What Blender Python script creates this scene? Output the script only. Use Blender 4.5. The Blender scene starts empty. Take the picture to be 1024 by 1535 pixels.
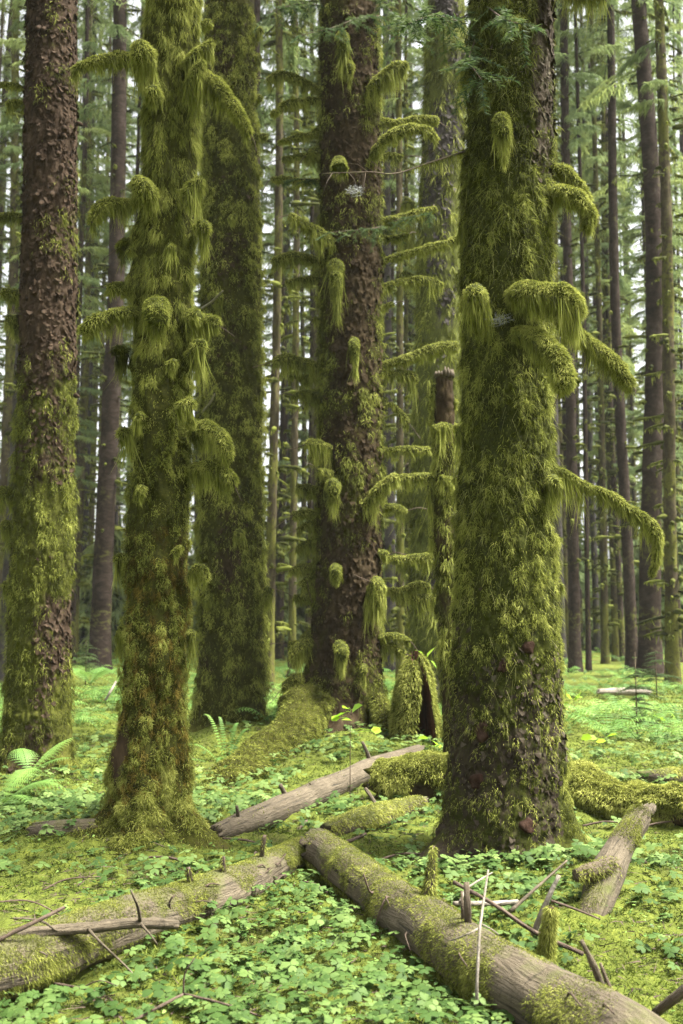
import bpy, math, numpy as np
from math import pi, sin, cos, atan, radians
S = bpy.context.scene
COL = S.collection
rng = np.random.default_rng(11)

# ------------------------------------------------------------------ camera frame
FPX, HCAM = 1600.0, 1.5
PIT = atan(157.5 / FPX)
CP, SP = cos(PIT), sin(PIT)

def P(x, y, Y):
    """point at world depth Y that the photograph shows at pixel (x, y)"""
    a, b = (x - 512) / FPX, (767.5 - y) / FPX
    d = np.array([a, CP - b * SP, SP + b * CP])
    return np.array([0, 0, HCAM]) + d * (Y / d[1])

def to_px(p):
    p = np.asarray(p, float) - np.array([0, 0, HCAM])
    w = p[..., 1] * CP + p[..., 2] * SP
    v = -p[..., 1] * SP + p[..., 2] * CP
    return 512 + FPX * p[..., 0] / w, 767.5 - FPX * v / w

def M(px, Y):
    return px * Y / FPX

# ------------------------------------------------------------------ noise
def _h(ix, iy, iz, s):
    n = (ix.astype(np.int64) * 374761393 + iy.astype(np.int64) * 668265263 + iz.astype(np.int64) * 2147483647 + s * 974634777) & 0xffffffff
    n = ((n ^ (n >> 13)) * 1274126177) & 0xffffffff
    n = ((n ^ (n >> 16)) * 2246822519) & 0xffffffff
    return ((n ^ (n >> 15)) & 0xffffff) / float(0xffffff)

def vnoise(p, s=0):
    p = np.asarray(p, float)
    i = np.floor(p).astype(np.int64); f = p - i
    f = f * f * (3 - 2 * f)
    x, y, z = i[..., 0], i[..., 1], i[..., 2]
    fx, fy, fz = f[..., 0], f[..., 1], f[..., 2]
    def L(a, b, t): return a + (b - a) * t
    c = [[[_h(x + a, y + b, z + d, s) for d in (0, 1)] for b in (0, 1)] for a in (0, 1)]
    r = L(L(L(c[0][0][0], c[1][0][0], fx), L(c[0][1][0], c[1][1][0], fx), fy),
          L(L(c[0][0][1], c[1][0][1], fx), L(c[0][1][1], c[1][1][1], fx), fy), fz)
    return r * 2 - 1

def fbm(p, o=3, s=0):
    t, a, r, k = 0, 1.0, 0, 0
    for k in range(o):
        r = r + a * vnoise(np.asarray(p) * (2.03 ** k) + 17.3 * k, s + k); t += a; a *= .5
    return r / t

def worley(p, s=0):
    """(distance to nearest cell point, second minus first, cell id 0..1)"""
    p = np.asarray(p, float); i = np.floor(p).astype(np.int64)
    d1 = np.full(p.shape[:-1], 9.0); d2 = d1.copy(); cid = np.zeros(p.shape[:-1])
    for a in (-1, 0, 1):
        for b in (-1, 0, 1):
            for c in (-1, 0, 1):
                x, y, z = i[..., 0] + a, i[..., 1] + b, i[..., 2] + c
                q = np.stack([x + _h(x, y, z, s), y + _h(x, y, z, s + 1), z + _h(x, y, z, s + 2)], -1)
                d = np.sqrt(((q - p) ** 2).sum(-1))
                n = d < d1
                d2 = np.where(n, d1, np.minimum(d2, d)); cid = np.where(n, _h(x, y, z, s + 3), cid); d1 = np.where(n, d, d1)
    return d1, d2 - d1, cid

def nrm(v):
    return v / np.maximum(np.linalg.norm(v, axis=-1, keepdims=True), 1e-9)

def ss(a, b, x):
    t = np.clip((x - a) / (b - a), 0, 1); return t * t * (3 - 2 * t)

# ------------------------------------------------------------------ mesh builder
class MB:
    def __init__(s):
        s.v, s.q, s.t, s.a, s.c, s.n = [], [], [], [], [], 0
        s.mi, s.mq, s.mt = 0, [], []      # material slot of what is added next
    def add(s, v, quads=None, tris=None, tint=.5, lc=None):
        v = np.asarray(v, float).reshape(-1, 3)
        if quads is not None and len(quads): s.q.append(np.asarray(quads, np.int64).reshape(-1, 4) + s.n); s.mq.append(np.full(len(s.q[-1]), s.mi))
        if tris is not None and len(tris): s.t.append(np.asarray(tris, np.int64).reshape(-1, 3) + s.n); s.mt.append(np.full(len(s.t[-1]), s.mi))
        s.v.append(v); s.n += len(v)
        s.a.append(np.broadcast_to(np.asarray(tint, float).reshape(-1) if np.ndim(tint) else float(tint), (len(v),)))
        s.c.append(v if lc is None else np.asarray(lc, float).reshape(-1, 3))
        return s
    def build(s, name, mat, parent=None, origin=(0, 0, 0), smooth=True):
        me = bpy.data.meshes.new(name)
        if s.n:
            v = np.concatenate(s.v) - np.asarray(origin, float)
            q = np.concatenate(s.q) if s.q else np.zeros((0, 4), np.int64)
            t = np.concatenate(s.t) if s.t else np.zeros((0, 3), np.int64)
            me.vertices.add(len(v)); me.vertices.foreach_set('co', v.astype(np.float32).ravel())
            nl = q.size + t.size
            me.loops.add(nl); me.loops.foreach_set('vertex_index', np.concatenate([q.ravel(), t.ravel()]).astype(np.int32))
            me.polygons.add(len(q) + len(t))
            st = np.concatenate([np.arange(len(q)) * 4, q.size + np.arange(len(t)) * 3]).astype(np.int32)
            me.polygons.foreach_set('loop_start', st)
            me.update(calc_edges=True)
            me.polygons.foreach_set('use_smooth', np.full(len(q) + len(t), smooth))
            if s.mi: me.polygons.foreach_set('material_index', np.concatenate(s.mq + s.mt).astype(np.int32))
            at = me.attributes.new('tint', 'FLOAT', 'POINT'); at.data.foreach_set('value', np.concatenate(s.a).astype(np.float32))
            ac = me.attributes.new('lc', 'FLOAT_VECTOR', 'POINT'); ac.data.foreach_set('vector', np.concatenate(s.c).astype(np.float32).ravel())
            me.update()
        for m_ in (mat if isinstance(mat, (list, tuple)) else [mat]): me.materials.append(m_)
        o = bpy.data.objects.new(name, me); COL.objects.link(o)
        if parent is not None: o.parent = parent
        else: o.location = origin
        return o

def thing(name, label, cat, loc, group=None):
    o = bpy.data.objects.new(name, None); COL.objects.link(o)
    o.empty_display_size = .1
    o.location = [float(c) for c in loc]; o['label'] = label; o['category'] = cat
    if group: o['group'] = group
    return o

def tag(o, label=None, cat=None, group=None, kind=None):
    for k, v in (('label', label), ('category', cat), ('group', group), ('kind', kind)):
        if v: o[k] = v
    return o

# ------------------------------------------------------------------ shapes
def resample(pts, step, extra=None):
    """Catmull-Rom through pts, sampled about every step; extra: more columns carried along"""
    pts = np.asarray(pts, float)
    if extra is not None: pts = np.concatenate([pts, np.asarray(extra, float).reshape(len(pts), -1)], 1)
    a = np.concatenate([2 * pts[:1] - pts[1:2], pts, 2 * pts[-1:] - pts[-2:-1]])
    out = []
    for i in range(len(pts) - 1):
        n = max(2, int(np.linalg.norm(pts[i + 1, :3] - pts[i, :3]) / step) + 1)
        t = np.linspace(0, 1, n, endpoint=False)[:, None]
        p0, p1, p2, p3 = a[i], a[i + 1], a[i + 2], a[i + 3]
        out.append(.5 * (2 * p1 + (p2 - p0) * t + (2 * p0 - 5 * p1 + 4 * p2 - p3) * t ** 2 + (3 * p1 - p0 - 3 * p2 + p3) * t ** 3))
    out.append(pts[-1:])
    o = np.concatenate(out)
    return (o[:, :3], o[:, 3:]) if extra is not None else o

def frames(p):
    t = nrm(np.gradient(p, axis=0))
    u = np.zeros_like(p)
    ref = np.array([0, 0, 1.0]) if abs(t[0, 2]) < .9 else np.array([0, -1.0, 0])
    u[0] = nrm(np.cross(t[0], np.cross(ref, t[0])))
    for i in range(1, len(p)):
        w = u[i - 1] - t[i] * np.dot(u[i - 1], t[i]); u[i] = nrm(w)
    return t, u, np.cross(t, u)      # u is 'up' at the start

def tube(mb, p, r, seg=10, disp=None, tint=.5, lcofs=0.0, ends=True):
    """tube along p (n,3) with radius r; disp(points, normals, along, theta) -> metres"""
    p = np.asarray(p, float); n = len(p); r = np.broadcast_to(np.asarray(r, float), (n,))
    t, u, b = frames(p)
    th = np.arange(seg) / seg * 2 * pi
    nd = cos_ = np.cos(th)[None, :, None] * u[:, None] + np.sin(th)[None, :, None] * b[:, None]
    al = np.concatenate([[0], np.cumsum(np.linalg.norm(np.diff(p, axis=0), axis=1))])
    v = p[:, None] + nd * r[:, None, None]
    if disp is not None:
        v = v + nd * disp(v, nd, np.repeat(al[:, None], seg, 1), np.repeat(th[None], n, 0))[..., None]
    lc = np.stack([np.repeat(al[:, None], seg, 1) + lcofs, np.cos(th)[None] * r[:, None], np.sin(th)[None] * r[:, None]], -1)
    i = np.arange(n - 1)[:, None] * seg; j = np.arange(seg)[None]; k = (j + 1) % seg
    q = np.stack([i + j, i + k, i + seg + k, i + seg + j], -1).reshape(-1, 4)
    V = v.reshape(-1, 3); LC = lc.reshape(-1, 3); T = np.broadcast_to(np.asarray(tint, float), (n,)) if np.ndim(tint) <= 1 else None
    T = np.repeat(T, seg) if T is not None else np.asarray(tint).reshape(-1)
    tris = []
    if ends:
        c0, c1 = len(V), len(V) + 1
        e0 = v[0].mean(0); e1 = v[-1].mean(0)
        V = np.concatenate([V, [e0, e1]]); LC = np.concatenate([LC, [[lcofs, 0, 0], [al[-1] + lcofs, 0, 0]]]); T = np.concatenate([T, [T[0], T[-1]]])
        jj = np.arange(seg)
        tris = np.concatenate([np.stack([np.full(seg, c0), (jj + 1) % seg, jj], 1), np.stack([np.full(seg, c1), (n - 1) * seg + jj, (n - 1) * seg + (jj + 1) % seg], 1)])
    mb.add(V, q, tris, T, LC)
    return v, nd, al

def blades(mb, p, d, L, W, droop=.5, seg=2, t0=.5, t1=None, axis=None, curl=0.0):
    """a blade from each point p along d, bending down; t0 root tint, t1 tip tint"""
    n = len(p)
    if n == 0: return
    p = np.asarray(p, float); d = nrm(np.asarray(d, float))
    L = np.broadcast_to(np.asarray(L, float), (n,)); W = np.broadcast_to(np.asarray(W, float), (n,)); droop = np.broadcast_to(np.asarray(droop, float), (n,))
    t0 = np.broadcast_to(np.asarray(t0, float), (n,)); t1 = t0 if t1 is None else np.broadcast_to(np.asarray(t1, float), (n,))
    a = rng.normal(size=(n, 3)) if axis is None else axis
    w = nrm(np.cross(d, a))
    side = rng.normal(size=(n, 3)) * curl
    V, T = [], []
    for k in range(seg + 1):
        s = k / seg
        c = p + (d + side * s) * (L * s)[:, None]
        c[:, 2] -= L * droop * s * s
        tt = t0 + (t1 - t0) * s
        if k < seg:
            ww = (W * .5 * (1 - .75 * s))[:, None] * w
            V += [c - ww, c + ww]; T += [tt, tt]
        else:
            V += [c]; T += [tt]
    m = 2 * seg + 1
    v = np.stack(V, 1).reshape(-1, 3); tt = np.stack(T, 1).reshape(-1)
    b = np.arange(n)[:, None] * m
    q = np.concatenate([b + np.array([[2 * k, 2 * k + 1, 2 * k + 3, 2 * k + 2]]) for k in range(seg - 1)]) if seg > 1 else None
    tr = b + np.array([[2 * seg - 2, 2 * seg - 1, 2 * seg]])
    mb.add(v, q, tr, tt)
EXPO = 2.8
# ------------------------------------------------------------------ materials
def newmat(name):
    m = bpy.data.materials.new(name); m.use_nodes = True
    nt = m.node_tree; nt.nodes.clear()
    return m, nt, nt.nodes, nt.links

def ramp(nt, fac, stops):
    r = nt.nodes.new('ShaderNodeValToRGB'); e = r.color_ramp.elements
    while len(e) < len(stops): e.new(.5)
    for i, (p, c) in enumerate(stops):
        e[i].position = p; e[i].color = (*c, 1)
    nt.links.new(fac, r.inputs[0]); return r.outputs[0]

def noise(nt, vec, scale, detail=3, rough=.55, mapscale=None, dist=0.0):
    if mapscale:
        mp = nt.nodes.new('ShaderNodeMapping'); mp.inputs['Scale'].default_value = mapscale
        nt.links.new(vec, mp.inputs[0]); vec = mp.outputs[0]
    n = nt.nodes.new('ShaderNodeTexNoise'); n.inputs['Scale'].default_value = scale
    n.inputs['Detail'].default_value = detail; n.inputs['Roughness'].default_value = rough; n.inputs['Distortion'].default_value = dist
    nt.links.new(vec, n.inputs['Vector']); return n.outputs['Fac']

def math_(nt, op, a, b=None, clamp=False):
    n = nt.nodes.new('ShaderNodeMath'); n.operation = op; n.use_clamp = clamp
    for i, x in enumerate((a, b)):
        if x is None: continue
        if isinstance(x, (int, float)): n.inputs[i].default_value = x
        else: nt.links.new(x, n.inputs[i])
    return n.outputs[0]

def mix(nt, fac, a, b, typ='MIX'):
    n = nt.nodes.new('ShaderNodeMix'); n.data_type = 'RGBA'; n.blend_type = typ
    for k, x in ((0, fac), (6, a), (7, b)):
        if isinstance(x, (int, float)): n.inputs[k].default_value = x
        elif isinstance(x, tuple): n.inputs[k].default_value = (*x, 1)
        else: nt.links.new(x, n.inputs[k])
    return n.outputs[2]

def attr(nt, name, out):
    a = nt.nodes.new('ShaderNodeAttribute'); a.attribute_name = name; return a.outputs[out]

def bump(nt, h, strength, dist):
    b = nt.nodes.new('ShaderNodeBump'); b.inputs['Strength'].default_value = strength; b.inputs['Distance'].default_value = dist
    nt.links.new(h, b.inputs['Height']); return b.outputs[0]

def principled(nt, col, rough=.9, normal=None, spec=.2):
    p = nt.nodes.new('ShaderNodeBsdfPrincipled')
    if isinstance(col, tuple): p.inputs['Base Color'].default_value = (*col, 1)
    else: nt.links.new(col, p.inputs['Base Color'])
    p.inputs['Roughness'].default_value = rough; p.inputs['Specular IOR Level'].default_value = spec
    if normal: nt.links.new(normal, p.inputs['Normal'])
    return p.outputs[0]

def out(nt, sh):
    o = nt.nodes.new('ShaderNodeOutputMaterial'); nt.links.new(sh, o.inputs[0])

def leafy(name, stops, trans=.35, rough=.7, spec=.25, var=6.0, varamt=.25):
    """thin green stuff: colour by the tint of each blade, some light through it"""
    m, nt, N, L = newmat(name)
    tc = N.new('ShaderNodeTexCoord')
    n = noise(nt, tc.outputs['Object'], var, 2)
    f = math_(nt, 'ADD', attr(nt, 'tint', 'Fac'), math_(nt, 'MULTIPLY', math_(nt, 'SUBTRACT', n, .5), varamt * 2), True)
    c = ramp(nt, f, stops)
    p = principled(nt, c, rough, spec=spec)
    t = N.new('ShaderNodeBsdfTranslucent'); L.new(c, t.inputs[0])
    mx = N.new('ShaderNodeMixShader'); mx.inputs[0].default_value = trans
    L.new(p, mx.inputs[1]); L.new(t.outputs[0], mx.inputs[2]); out(nt, mx.outputs[0])
    return m

def barkmat(name, barks, mosses, scale=14.0, edge=.5, bumpd=.012, stretch=.45):
    """bark under patches of moss; tint = how mossy"""
    m, nt, N, L = newmat(name)
    lc = attr(nt, 'lc', 'Vector')
    n1 = noise(nt, lc, scale, 6, .65, (1, 1, stretch), .6)
    n2 = noise(nt, lc, scale * .22, 3)
    n3 = noise(nt, lc, scale * 4, 4, .7)
    b = ramp(nt, math_(nt, 'ADD', math_(nt, 'MULTIPLY', n1, .65), math_(nt, 'MULTIPLY', n2, .35)), [(.3, barks[0]), (.5, barks[1]), (.72, barks[2])])
    g = ramp(nt, math_(nt, 'ADD', math_(nt, 'MULTIPLY', n3, .6), math_(nt, 'MULTIPLY', n2, .4)), [(.3, mosses[0]), (.7, mosses[1])])
    k = math_(nt, 'ADD', attr(nt, 'tint', 'Fac'), math_(nt, 'MULTIPLY', math_(nt, 'SUBTRACT', n1, .5), 1.6))
    k = math_(nt, 'MULTIPLY', math_(nt, 'SUBTRACT', k, edge - .12), 4.0, True)
    c = mix(nt, k, b, g)
    h = math_(nt, 'ADD', n1, math_(nt, 'MULTIPLY', n3, .35))
    out(nt, principled(nt, c, .95, bump(nt, h, .9, bumpd), .04))
    return m

def woodmat(name, cols, moss=(.055, .062, .012)):
    """weathered barkless log: grain and cracks along its length; tint = thin moss film"""
    m, nt, N, L = newmat(name)
    lc = attr(nt, 'lc', 'Vector')
    g = noise(nt, lc, 3.0, 6, .65, (2.2, 15, 15), 1.2)
    n2 = noise(nt, lc, 6.5, 5, .65)
    n3 = noise(nt, lc, 60, 3, .6)
    ck = noise(nt, lc, 2.2, 3, .5, (1.0, 26, 26), .2)
    c = ramp(nt, math_(nt, 'ADD', math_(nt, 'MULTIPLY', g, .55), math_(nt, 'MULTIPLY', n2, .45)), [(.3, cols[0]), (.5, cols[1]), (.7, cols[2])])
    c = mix(nt, math_(nt, 'MULTIPLY', math_(nt, 'SUBTRACT', ck, .575), 9.0, True), c, tuple(x * .3 for x in cols[0]))
    tr_ = noise(nt, lc, 3.0, 4, .6, (7, 2.0, 2.0), 2.0)
    c = mix(nt, math_(nt, 'MULTIPLY', math_(nt, 'SUBTRACT', tr_, .6), 8.0, True), c, tuple(x * .55 for x in cols[0]))
    c = mix(nt, math_(nt, 'MULTIPLY', n3, .5), c, mix(nt, n3, tuple(x * .6 for x in cols[0]), cols[2]))
    k = math_(nt, 'ADD', attr(nt, 'tint', 'Fac'), math_(nt, 'MULTIPLY', math_(nt, 'SUBTRACT', n2, .5), 1.5))
    k = math_(nt, 'MULTIPLY', math_(nt, 'SUBTRACT', k, .42), 3.0, True)
    c = mix(nt, math_(nt, 'MULTIPLY', k, .85), c, mix(nt, n3, tuple(x * .5 for x in moss), tuple(min(1, x * 1.7) for x in moss)))
    h = math_(nt, 'SUBTRACT', math_(nt, 'ADD', g, math_(nt, 'MULTIPLY', n3, .3)), math_(nt, 'MULTIPLY', ck, .5))
    out(nt, principled(nt, c, .85, bump(nt, h, 1.0, .018), .2))
    return m

def floor_material():
    m, nt, N, L = newmat('forest floor moss')
    tc = N.new('ShaderNodeTexCoord'); v = tc.outputs['Object']
    n1 = noise(nt, v, 1.3, 4, .6); n2 = noise(nt, v, 14, 5, .65); n3 = noise(nt, v, 70, 4, .7)
    g = ramp(nt, math_(nt, 'ADD', math_(nt, 'MULTIPLY', n2, .6), math_(nt, 'MULTIPLY', n3, .4)), [(.28, (.025, .028, .006)), (.5, (.085, .105, .016)), (.75, (.17, .19, .03))])
    d = ramp(nt, n3, [(.3, (.016, .011, .006)), (.7, (.07, .05, .03))])
    k = math_(nt, 'MULTIPLY', math_(nt, 'SUBTRACT', n1, .56), 6.0, True)
    c = mix(nt, math_(nt, 'MULTIPLY', k, .7), g, d)
    out(nt, principled(nt, c, .95, bump(nt, math_(nt, 'ADD', n2, n3), 1.0, .02), .1))
    return m

MT = {}
MT['moss'] = leafy('moss fibres', [(0, (.010, .012, .003)), (.25, (.052, .058, .009)), (.55, (.162, .182, .028)), (1, (.38, .39, .095))], .35, .8, .15)
MT['moss_gold'] = leafy('golden brown moss', [(0, (.020, .012, .003)), (.4, (.085, .062, .012)), (.7, (.17, .13, .022)), (1, (.28, .22, .05))], .3, .85, .1)
MT['moss_core'] = leafy('dense moss', [(0, (.008, .009, .003)), (.5, (.035, .04, .007)), (1, (.11, .12, .02))], .05, .95, .1, 30, .5)
MT['carpet'] = leafy('carpet moss', [(0, (.014, .019, .004)), (.4, (.055, .080, .011)), (.7, (.125, .165, .024)), (1, (.27, .31, .06))], .35, .8, .15)
MT['leaf'] = leafy('herb leaves', [(0, (.014, .034, .007)), (.5, (.050, .092, .020)), (1, (.140, .20, .055))], .3, .6, .12)
MT['fern'] = leafy('fern fronds', [(0, (.04, .085, .02)), (.5, (.10, .20, .04)), (1, (.22, .34, .07))], .4, .6, .25)
MT['yleaf'] = leafy('young bright leaves', [(0, (.17, .32, .02)), (1, (.36, .52, .04))], .5, .5, .3)
MT['needle'] = leafy('conifer needles', [(0, (.016, .032, .012)), (.5, (.040, .070, .024)), (1, (.12, .155, .045))], .4, .7, .2)
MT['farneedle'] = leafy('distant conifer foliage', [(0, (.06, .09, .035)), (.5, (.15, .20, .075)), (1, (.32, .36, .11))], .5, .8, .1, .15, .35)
MT['lichen'] = leafy('pale hanging lichen', [(0, (.07, .08, .022)), (1, (.28, .28, .10))], .4, .85, .1)
MT['bark_shaggy'] = barkmat('mossy spruce bark', ((.014, .009, .006), (.045, .030, .018), (.10, .07, .042)), ((.007, .007, .003), (.055, .058, .010)), 14)
MT['bark_scaly'] = barkmat('scaly spruce bark', ((.007, .005, .004), (.036, .028, .019), (.10, .088, .062)), ((.006, .007, .003), (.055, .062, .011)), 20)
MT['bark_red'] = barkmat('reddish brown bark', ((.007, .0045, .003), (.033, .0225, .0145), (.082, .058, .039)), ((.009, .009, .003), (.085, .092, .016)), 16)
MT['bark_dark'] = barkmat('dark brown bark', ((.006, .004, .002), (.029, .0205, .011), (.078, .058, .033)), ((.008, .008, .003), (.055, .056, .010)), 16)
MT['bark_grey'] = barkmat('grey bark', ((.012, .010, .009), (.042, .036, .033), (.09, .08, .076)), ((.03, .034, .01), (.11, .12, .03)), 10)
MT['bark_purple'] = barkmat('purplish brown bark', ((.008, .006, .004), (.028, .020, .015), (.065, .05, .042)), ((.03, .033, .008), (.12, .125, .025)), 9)
MT['bark_far_moss'] = barkmat('slim mossy bark', ((.015, .011, .007), (.05, .04, .024), (.10, .085, .05)), ((.02, .02, .006), (.13, .13, .03)), 8)
MT['scar'] = barkmat('bare reddish bark patch', ((.011, .006, .004), (.032, .018, .012), (.065, .042, .030)), ((.05, .04, .02), (.1, .08, .04)), 30)
MT['wood'] = woodmat('grey weathered wood', ((.032, .025, .015), (.085, .067, .042), (.165, .135, .09)))
MT['wood_brown'] = woodmat('brown rotting wood', ((.03, .022, .014), (.085, .064, .041), (.165, .13, .085)))
MT['wood_red'] = woodmat('reddish rotten heartwood', ((.012, .005, .003), (.055, .02, .010), (.12, .05, .024)))
MT['wood_pale'] = woodmat('bleached stick wood', ((.10, .085, .06), (.22, .19, .145), (.36, .32, .26)))
MT['twig'] = woodmat('dark twig bark', ((.03, .02, .014), (.08, .056, .038), (.15, .11, .08)))
MT['floor'] = floor_material()
m_, nt_, N_, L_ = newmat('cobweb silk'); out(nt_, principled(nt_, (.3, .31, .3), .5)); MT['web'] = m_
# ------------------------------------------------------------------ ground height
MOUNDS = [(P(225, 1265, 7.1)[0], 7.35, .11, .70), (P(525, 1120, 12.3)[0], 12.4, .30, 1.3), (P(760, 1290, 6.9)[0], 7.0, .02, .8),
          (P(52, 1150, 10.9)[0], 11.0, .02, 1.0), (P(345, 1110, 12.9)[0], 13.0, .15, .9), (P(600, 1170, 9.8)[0], 10.6, .14, .9),
          (P(930, 1340, 5.9)[0], 6.2, .12, .6), (P(960, 1190, 9.0)[0], 9.3, .10, 1.3)]
def gz(x, y, fine=True):
    x = np.asarray(x, float); y = np.asarray(y, float)
    p = np.stack([x, y, np.zeros_like(x)], -1)
    z = .10 * fbm(p * .35, 2, 40) * ss(3, 9, y) + .05 * fbm(p * 1.1, 2, 41)
    z = z + 1.0 * ss(28, 70, y) * (.6 + .4 * fbm(p * .05, 2, 42))
    for mx, my, h, r in MOUNDS:
        z = z + h * np.exp(-((x - mx) ** 2 + (y - my) ** 2) / r ** 2)
    if fine:
        f = ss(40, 8, y)
        d1, _, cid = worley(np.stack([x, y, x * 0], -1) * 7.0 + .35 * np.stack([fbm(p * 5, 2, 45), fbm(p * 5, 2, 46), x * 0], -1), 47)
        z = z + ss(22, 9, y) * .030 * ss(.75, .1, d1) * ss(-.25, .2, fbm(p * 1.2, 2, 48)) + f * (.05 * fbm(p * 3.6, 2, 43) + .022 * np.abs(fbm(p * 11, 2, 44)))
    return z

def G(x, y, up=0.0):
    """the ground point (raised by up) that the photograph shows at pixel (x, y)"""
    lo, hi = 2.0, 120.0
    for _ in range(50):
        m = (lo * hi) ** .5; p = P(x, y, m)
        if p[2] - up > gz(p[0], p[1], False): lo = m
        else: hi = m
    p = P(x, y, lo); p[2] = gz(p[0], p[1], False) + up
    return p

# ------------------------------------------------------------------ trunks
class Trunk:
    def __init__(s, name, label, Y, edges, flares=(), disp=None, mask=None, top=15.0, seg=150, dz=.014, ztop=7.5, bark='bark_shaggy', moss=.02, base=-.25, cat='tree', group=None):
        s.Y, s.flares, s.dispf, s.maskf = Y, flares, disp, mask
        e = np.array(sorted(edges, reverse=True), float)
        l = np.array([P(a[1], a[0], Y) for a in e]); r = np.array([P(a[2], a[0], Y) for a in e])
        s.z = (l[:, 2] + r[:, 2]) / 2; s.xc = (l[:, 0] + r[:, 0]) / 2; s.r = (r[:, 0] - l[:, 0]) / 2 - moss
        k = len(s.z); zt = s.z[-1]
        if top > zt:
            s.z = np.append(s.z, top); s.xc = np.append(s.xc, s.xc[-1] + (s.xc[-1] - s.xc[k // 2]) / (zt - s.z[k // 2]) * (top - zt)); s.r = np.append(s.r, s.r[-1] * .82)
        s.top = top = max(top, zt)
        x0 = np.interp(.1, s.z, s.xc); g = float(gz(x0, Y, False))
        s.loc = np.array([x0, Y, g])
        s.root = thing(name, label, cat, s.loc, group)
        z = np.arange(g + base, min(ztop, top) + dz * .5, dz)
        if top > ztop: z = np.concatenate([z, np.arange(ztop, top, .12)])
        th = np.arange(seg) / seg * 2 * pi
        Z, T = np.meshgrid(z, th, indexing='ij')
        v, m, lc = s.surf(T, Z, True)
        n = len(z); i = np.arange(n - 1)[:, None] * seg; j = np.arange(seg)[None]; kk = (j + 1) % seg
        q = np.stack([i + j, i + kk, i + seg + kk, i + seg + j], -1).reshape(-1, 4)
        mb = MB(); mb.add(v, q, None, m.ravel(), lc.reshape(-1, 3))
        s.trunk = mb.build('trunk', MT[bark], s.root, s.loc)
        s.g = g
    def rad(s, th, z):
        r = np.interp(z, s.z, s.r)
        for a, amp, w, h in s.flares:
            d = (th - radians(a) + pi) % (2 * pi) - pi
            r = r + amp * np.exp(-np.maximum(z - s.loc[2], -.2) / h) * np.exp(-(d / w) ** 2)
        return r
    def surf(s, th, z, full=False):
        r = s.rad(th, z); rb = np.interp(z, s.z, s.r)
        xc = np.interp(z, s.z, s.xc)
        q = np.stack([rb * np.cos(th), rb * np.sin(th), z], -1) + s.Y
        m = np.clip(s.maskf(th, z, q), 0, 1) if s.maskf else np.zeros_like(z)
        rr = r + (s.dispf(q, m, th, z) if s.dispf else 0)
        v = np.stack([xc + rr * np.cos(th), s.Y + rr * np.sin(th), z], -1)
        if full: return v, m, q - s.Y
        return v
    def normals(s, th, z):
        e = .006
        a = s.surf(th + e / .3, z) - s.surf(th - e / .3, z); b = s.surf(th, z + e) - s.surf(th, z - e)
        return nrm(np.cross(a, b))
    def coat(s, n, zr, L, W, tint=(.3, .7), out=.5, droop=.6, back=.3, tip=.12, wild=.45, clump=9.0, name='moss_coat', mat='moss', tf=None, cellf=2.2, lift=.016):
        """short moss fibres wherever the mask says so"""
        z = rng.uniform(zr[0], zr[1], n * 2); th = rng.uniform(0, 2 * pi, n * 2)
        keep = rng.random(n * 2) < np.where(np.sin(th) > .25, back, 1.0)
        z, th = z[keep], th[keep]
        q = np.stack([np.interp(z, s.z, s.r) * np.cos(th), np.interp(z, s.z, s.r) * np.sin(th), z], -1) + s.Y
        m = s.maskf(th, z, q) + .45 * fbm(q * np.array([clump * 1.6, clump * 1.6, clump]), 2, 71)
        k = m > rng.uniform(.2, .85, len(m))
        z, th, q = z[k], th[k], q[k]
        v = s.surf(th, z); nn = s.normals(th, z)
        d1, df, cid = worley(q * np.array([1, 1, .62]) * clump * cellf, 77)
        puff = ss(.75, .1, d1)
        k = rng.random(len(v)) < .10 + .90 * puff
        v, nn, q, z, th, puff, cid = v[k], nn[k], q[k], z[k], th[k], puff[k], cid[k]
        v = v + nn * (puff * (lift(z) if callable(lift) else lift))[:, None]
        d = nn * out + np.array([0, 0, -.7]) + rng.normal(size=v.shape) * (wild(z)[:, None] if callable(wild) else wild)
        cl = fbm(q * clump * 1.3, 2, 5)
        t_big = .22 * fbm(q * 1.3, 2, 91)
        LL = (L(z) if callable(L) else L) * rng.uniform(.45, 1.35, len(v)) * (.75 + .5 * puff + .4 * cl)
        t = rng.uniform(*tint, len(v)) + .26 * cl + .25 * (cid - .5) + t_big
        if tf: t = t + tf(th, z, q)
        mb = MB(); blades(mb, v - nn * .004, d, LL, W, droop, 2, t - .06, t + tip, axis=None)
        return mb.build(name, MT[mat], s.trunk, s.loc)

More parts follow.
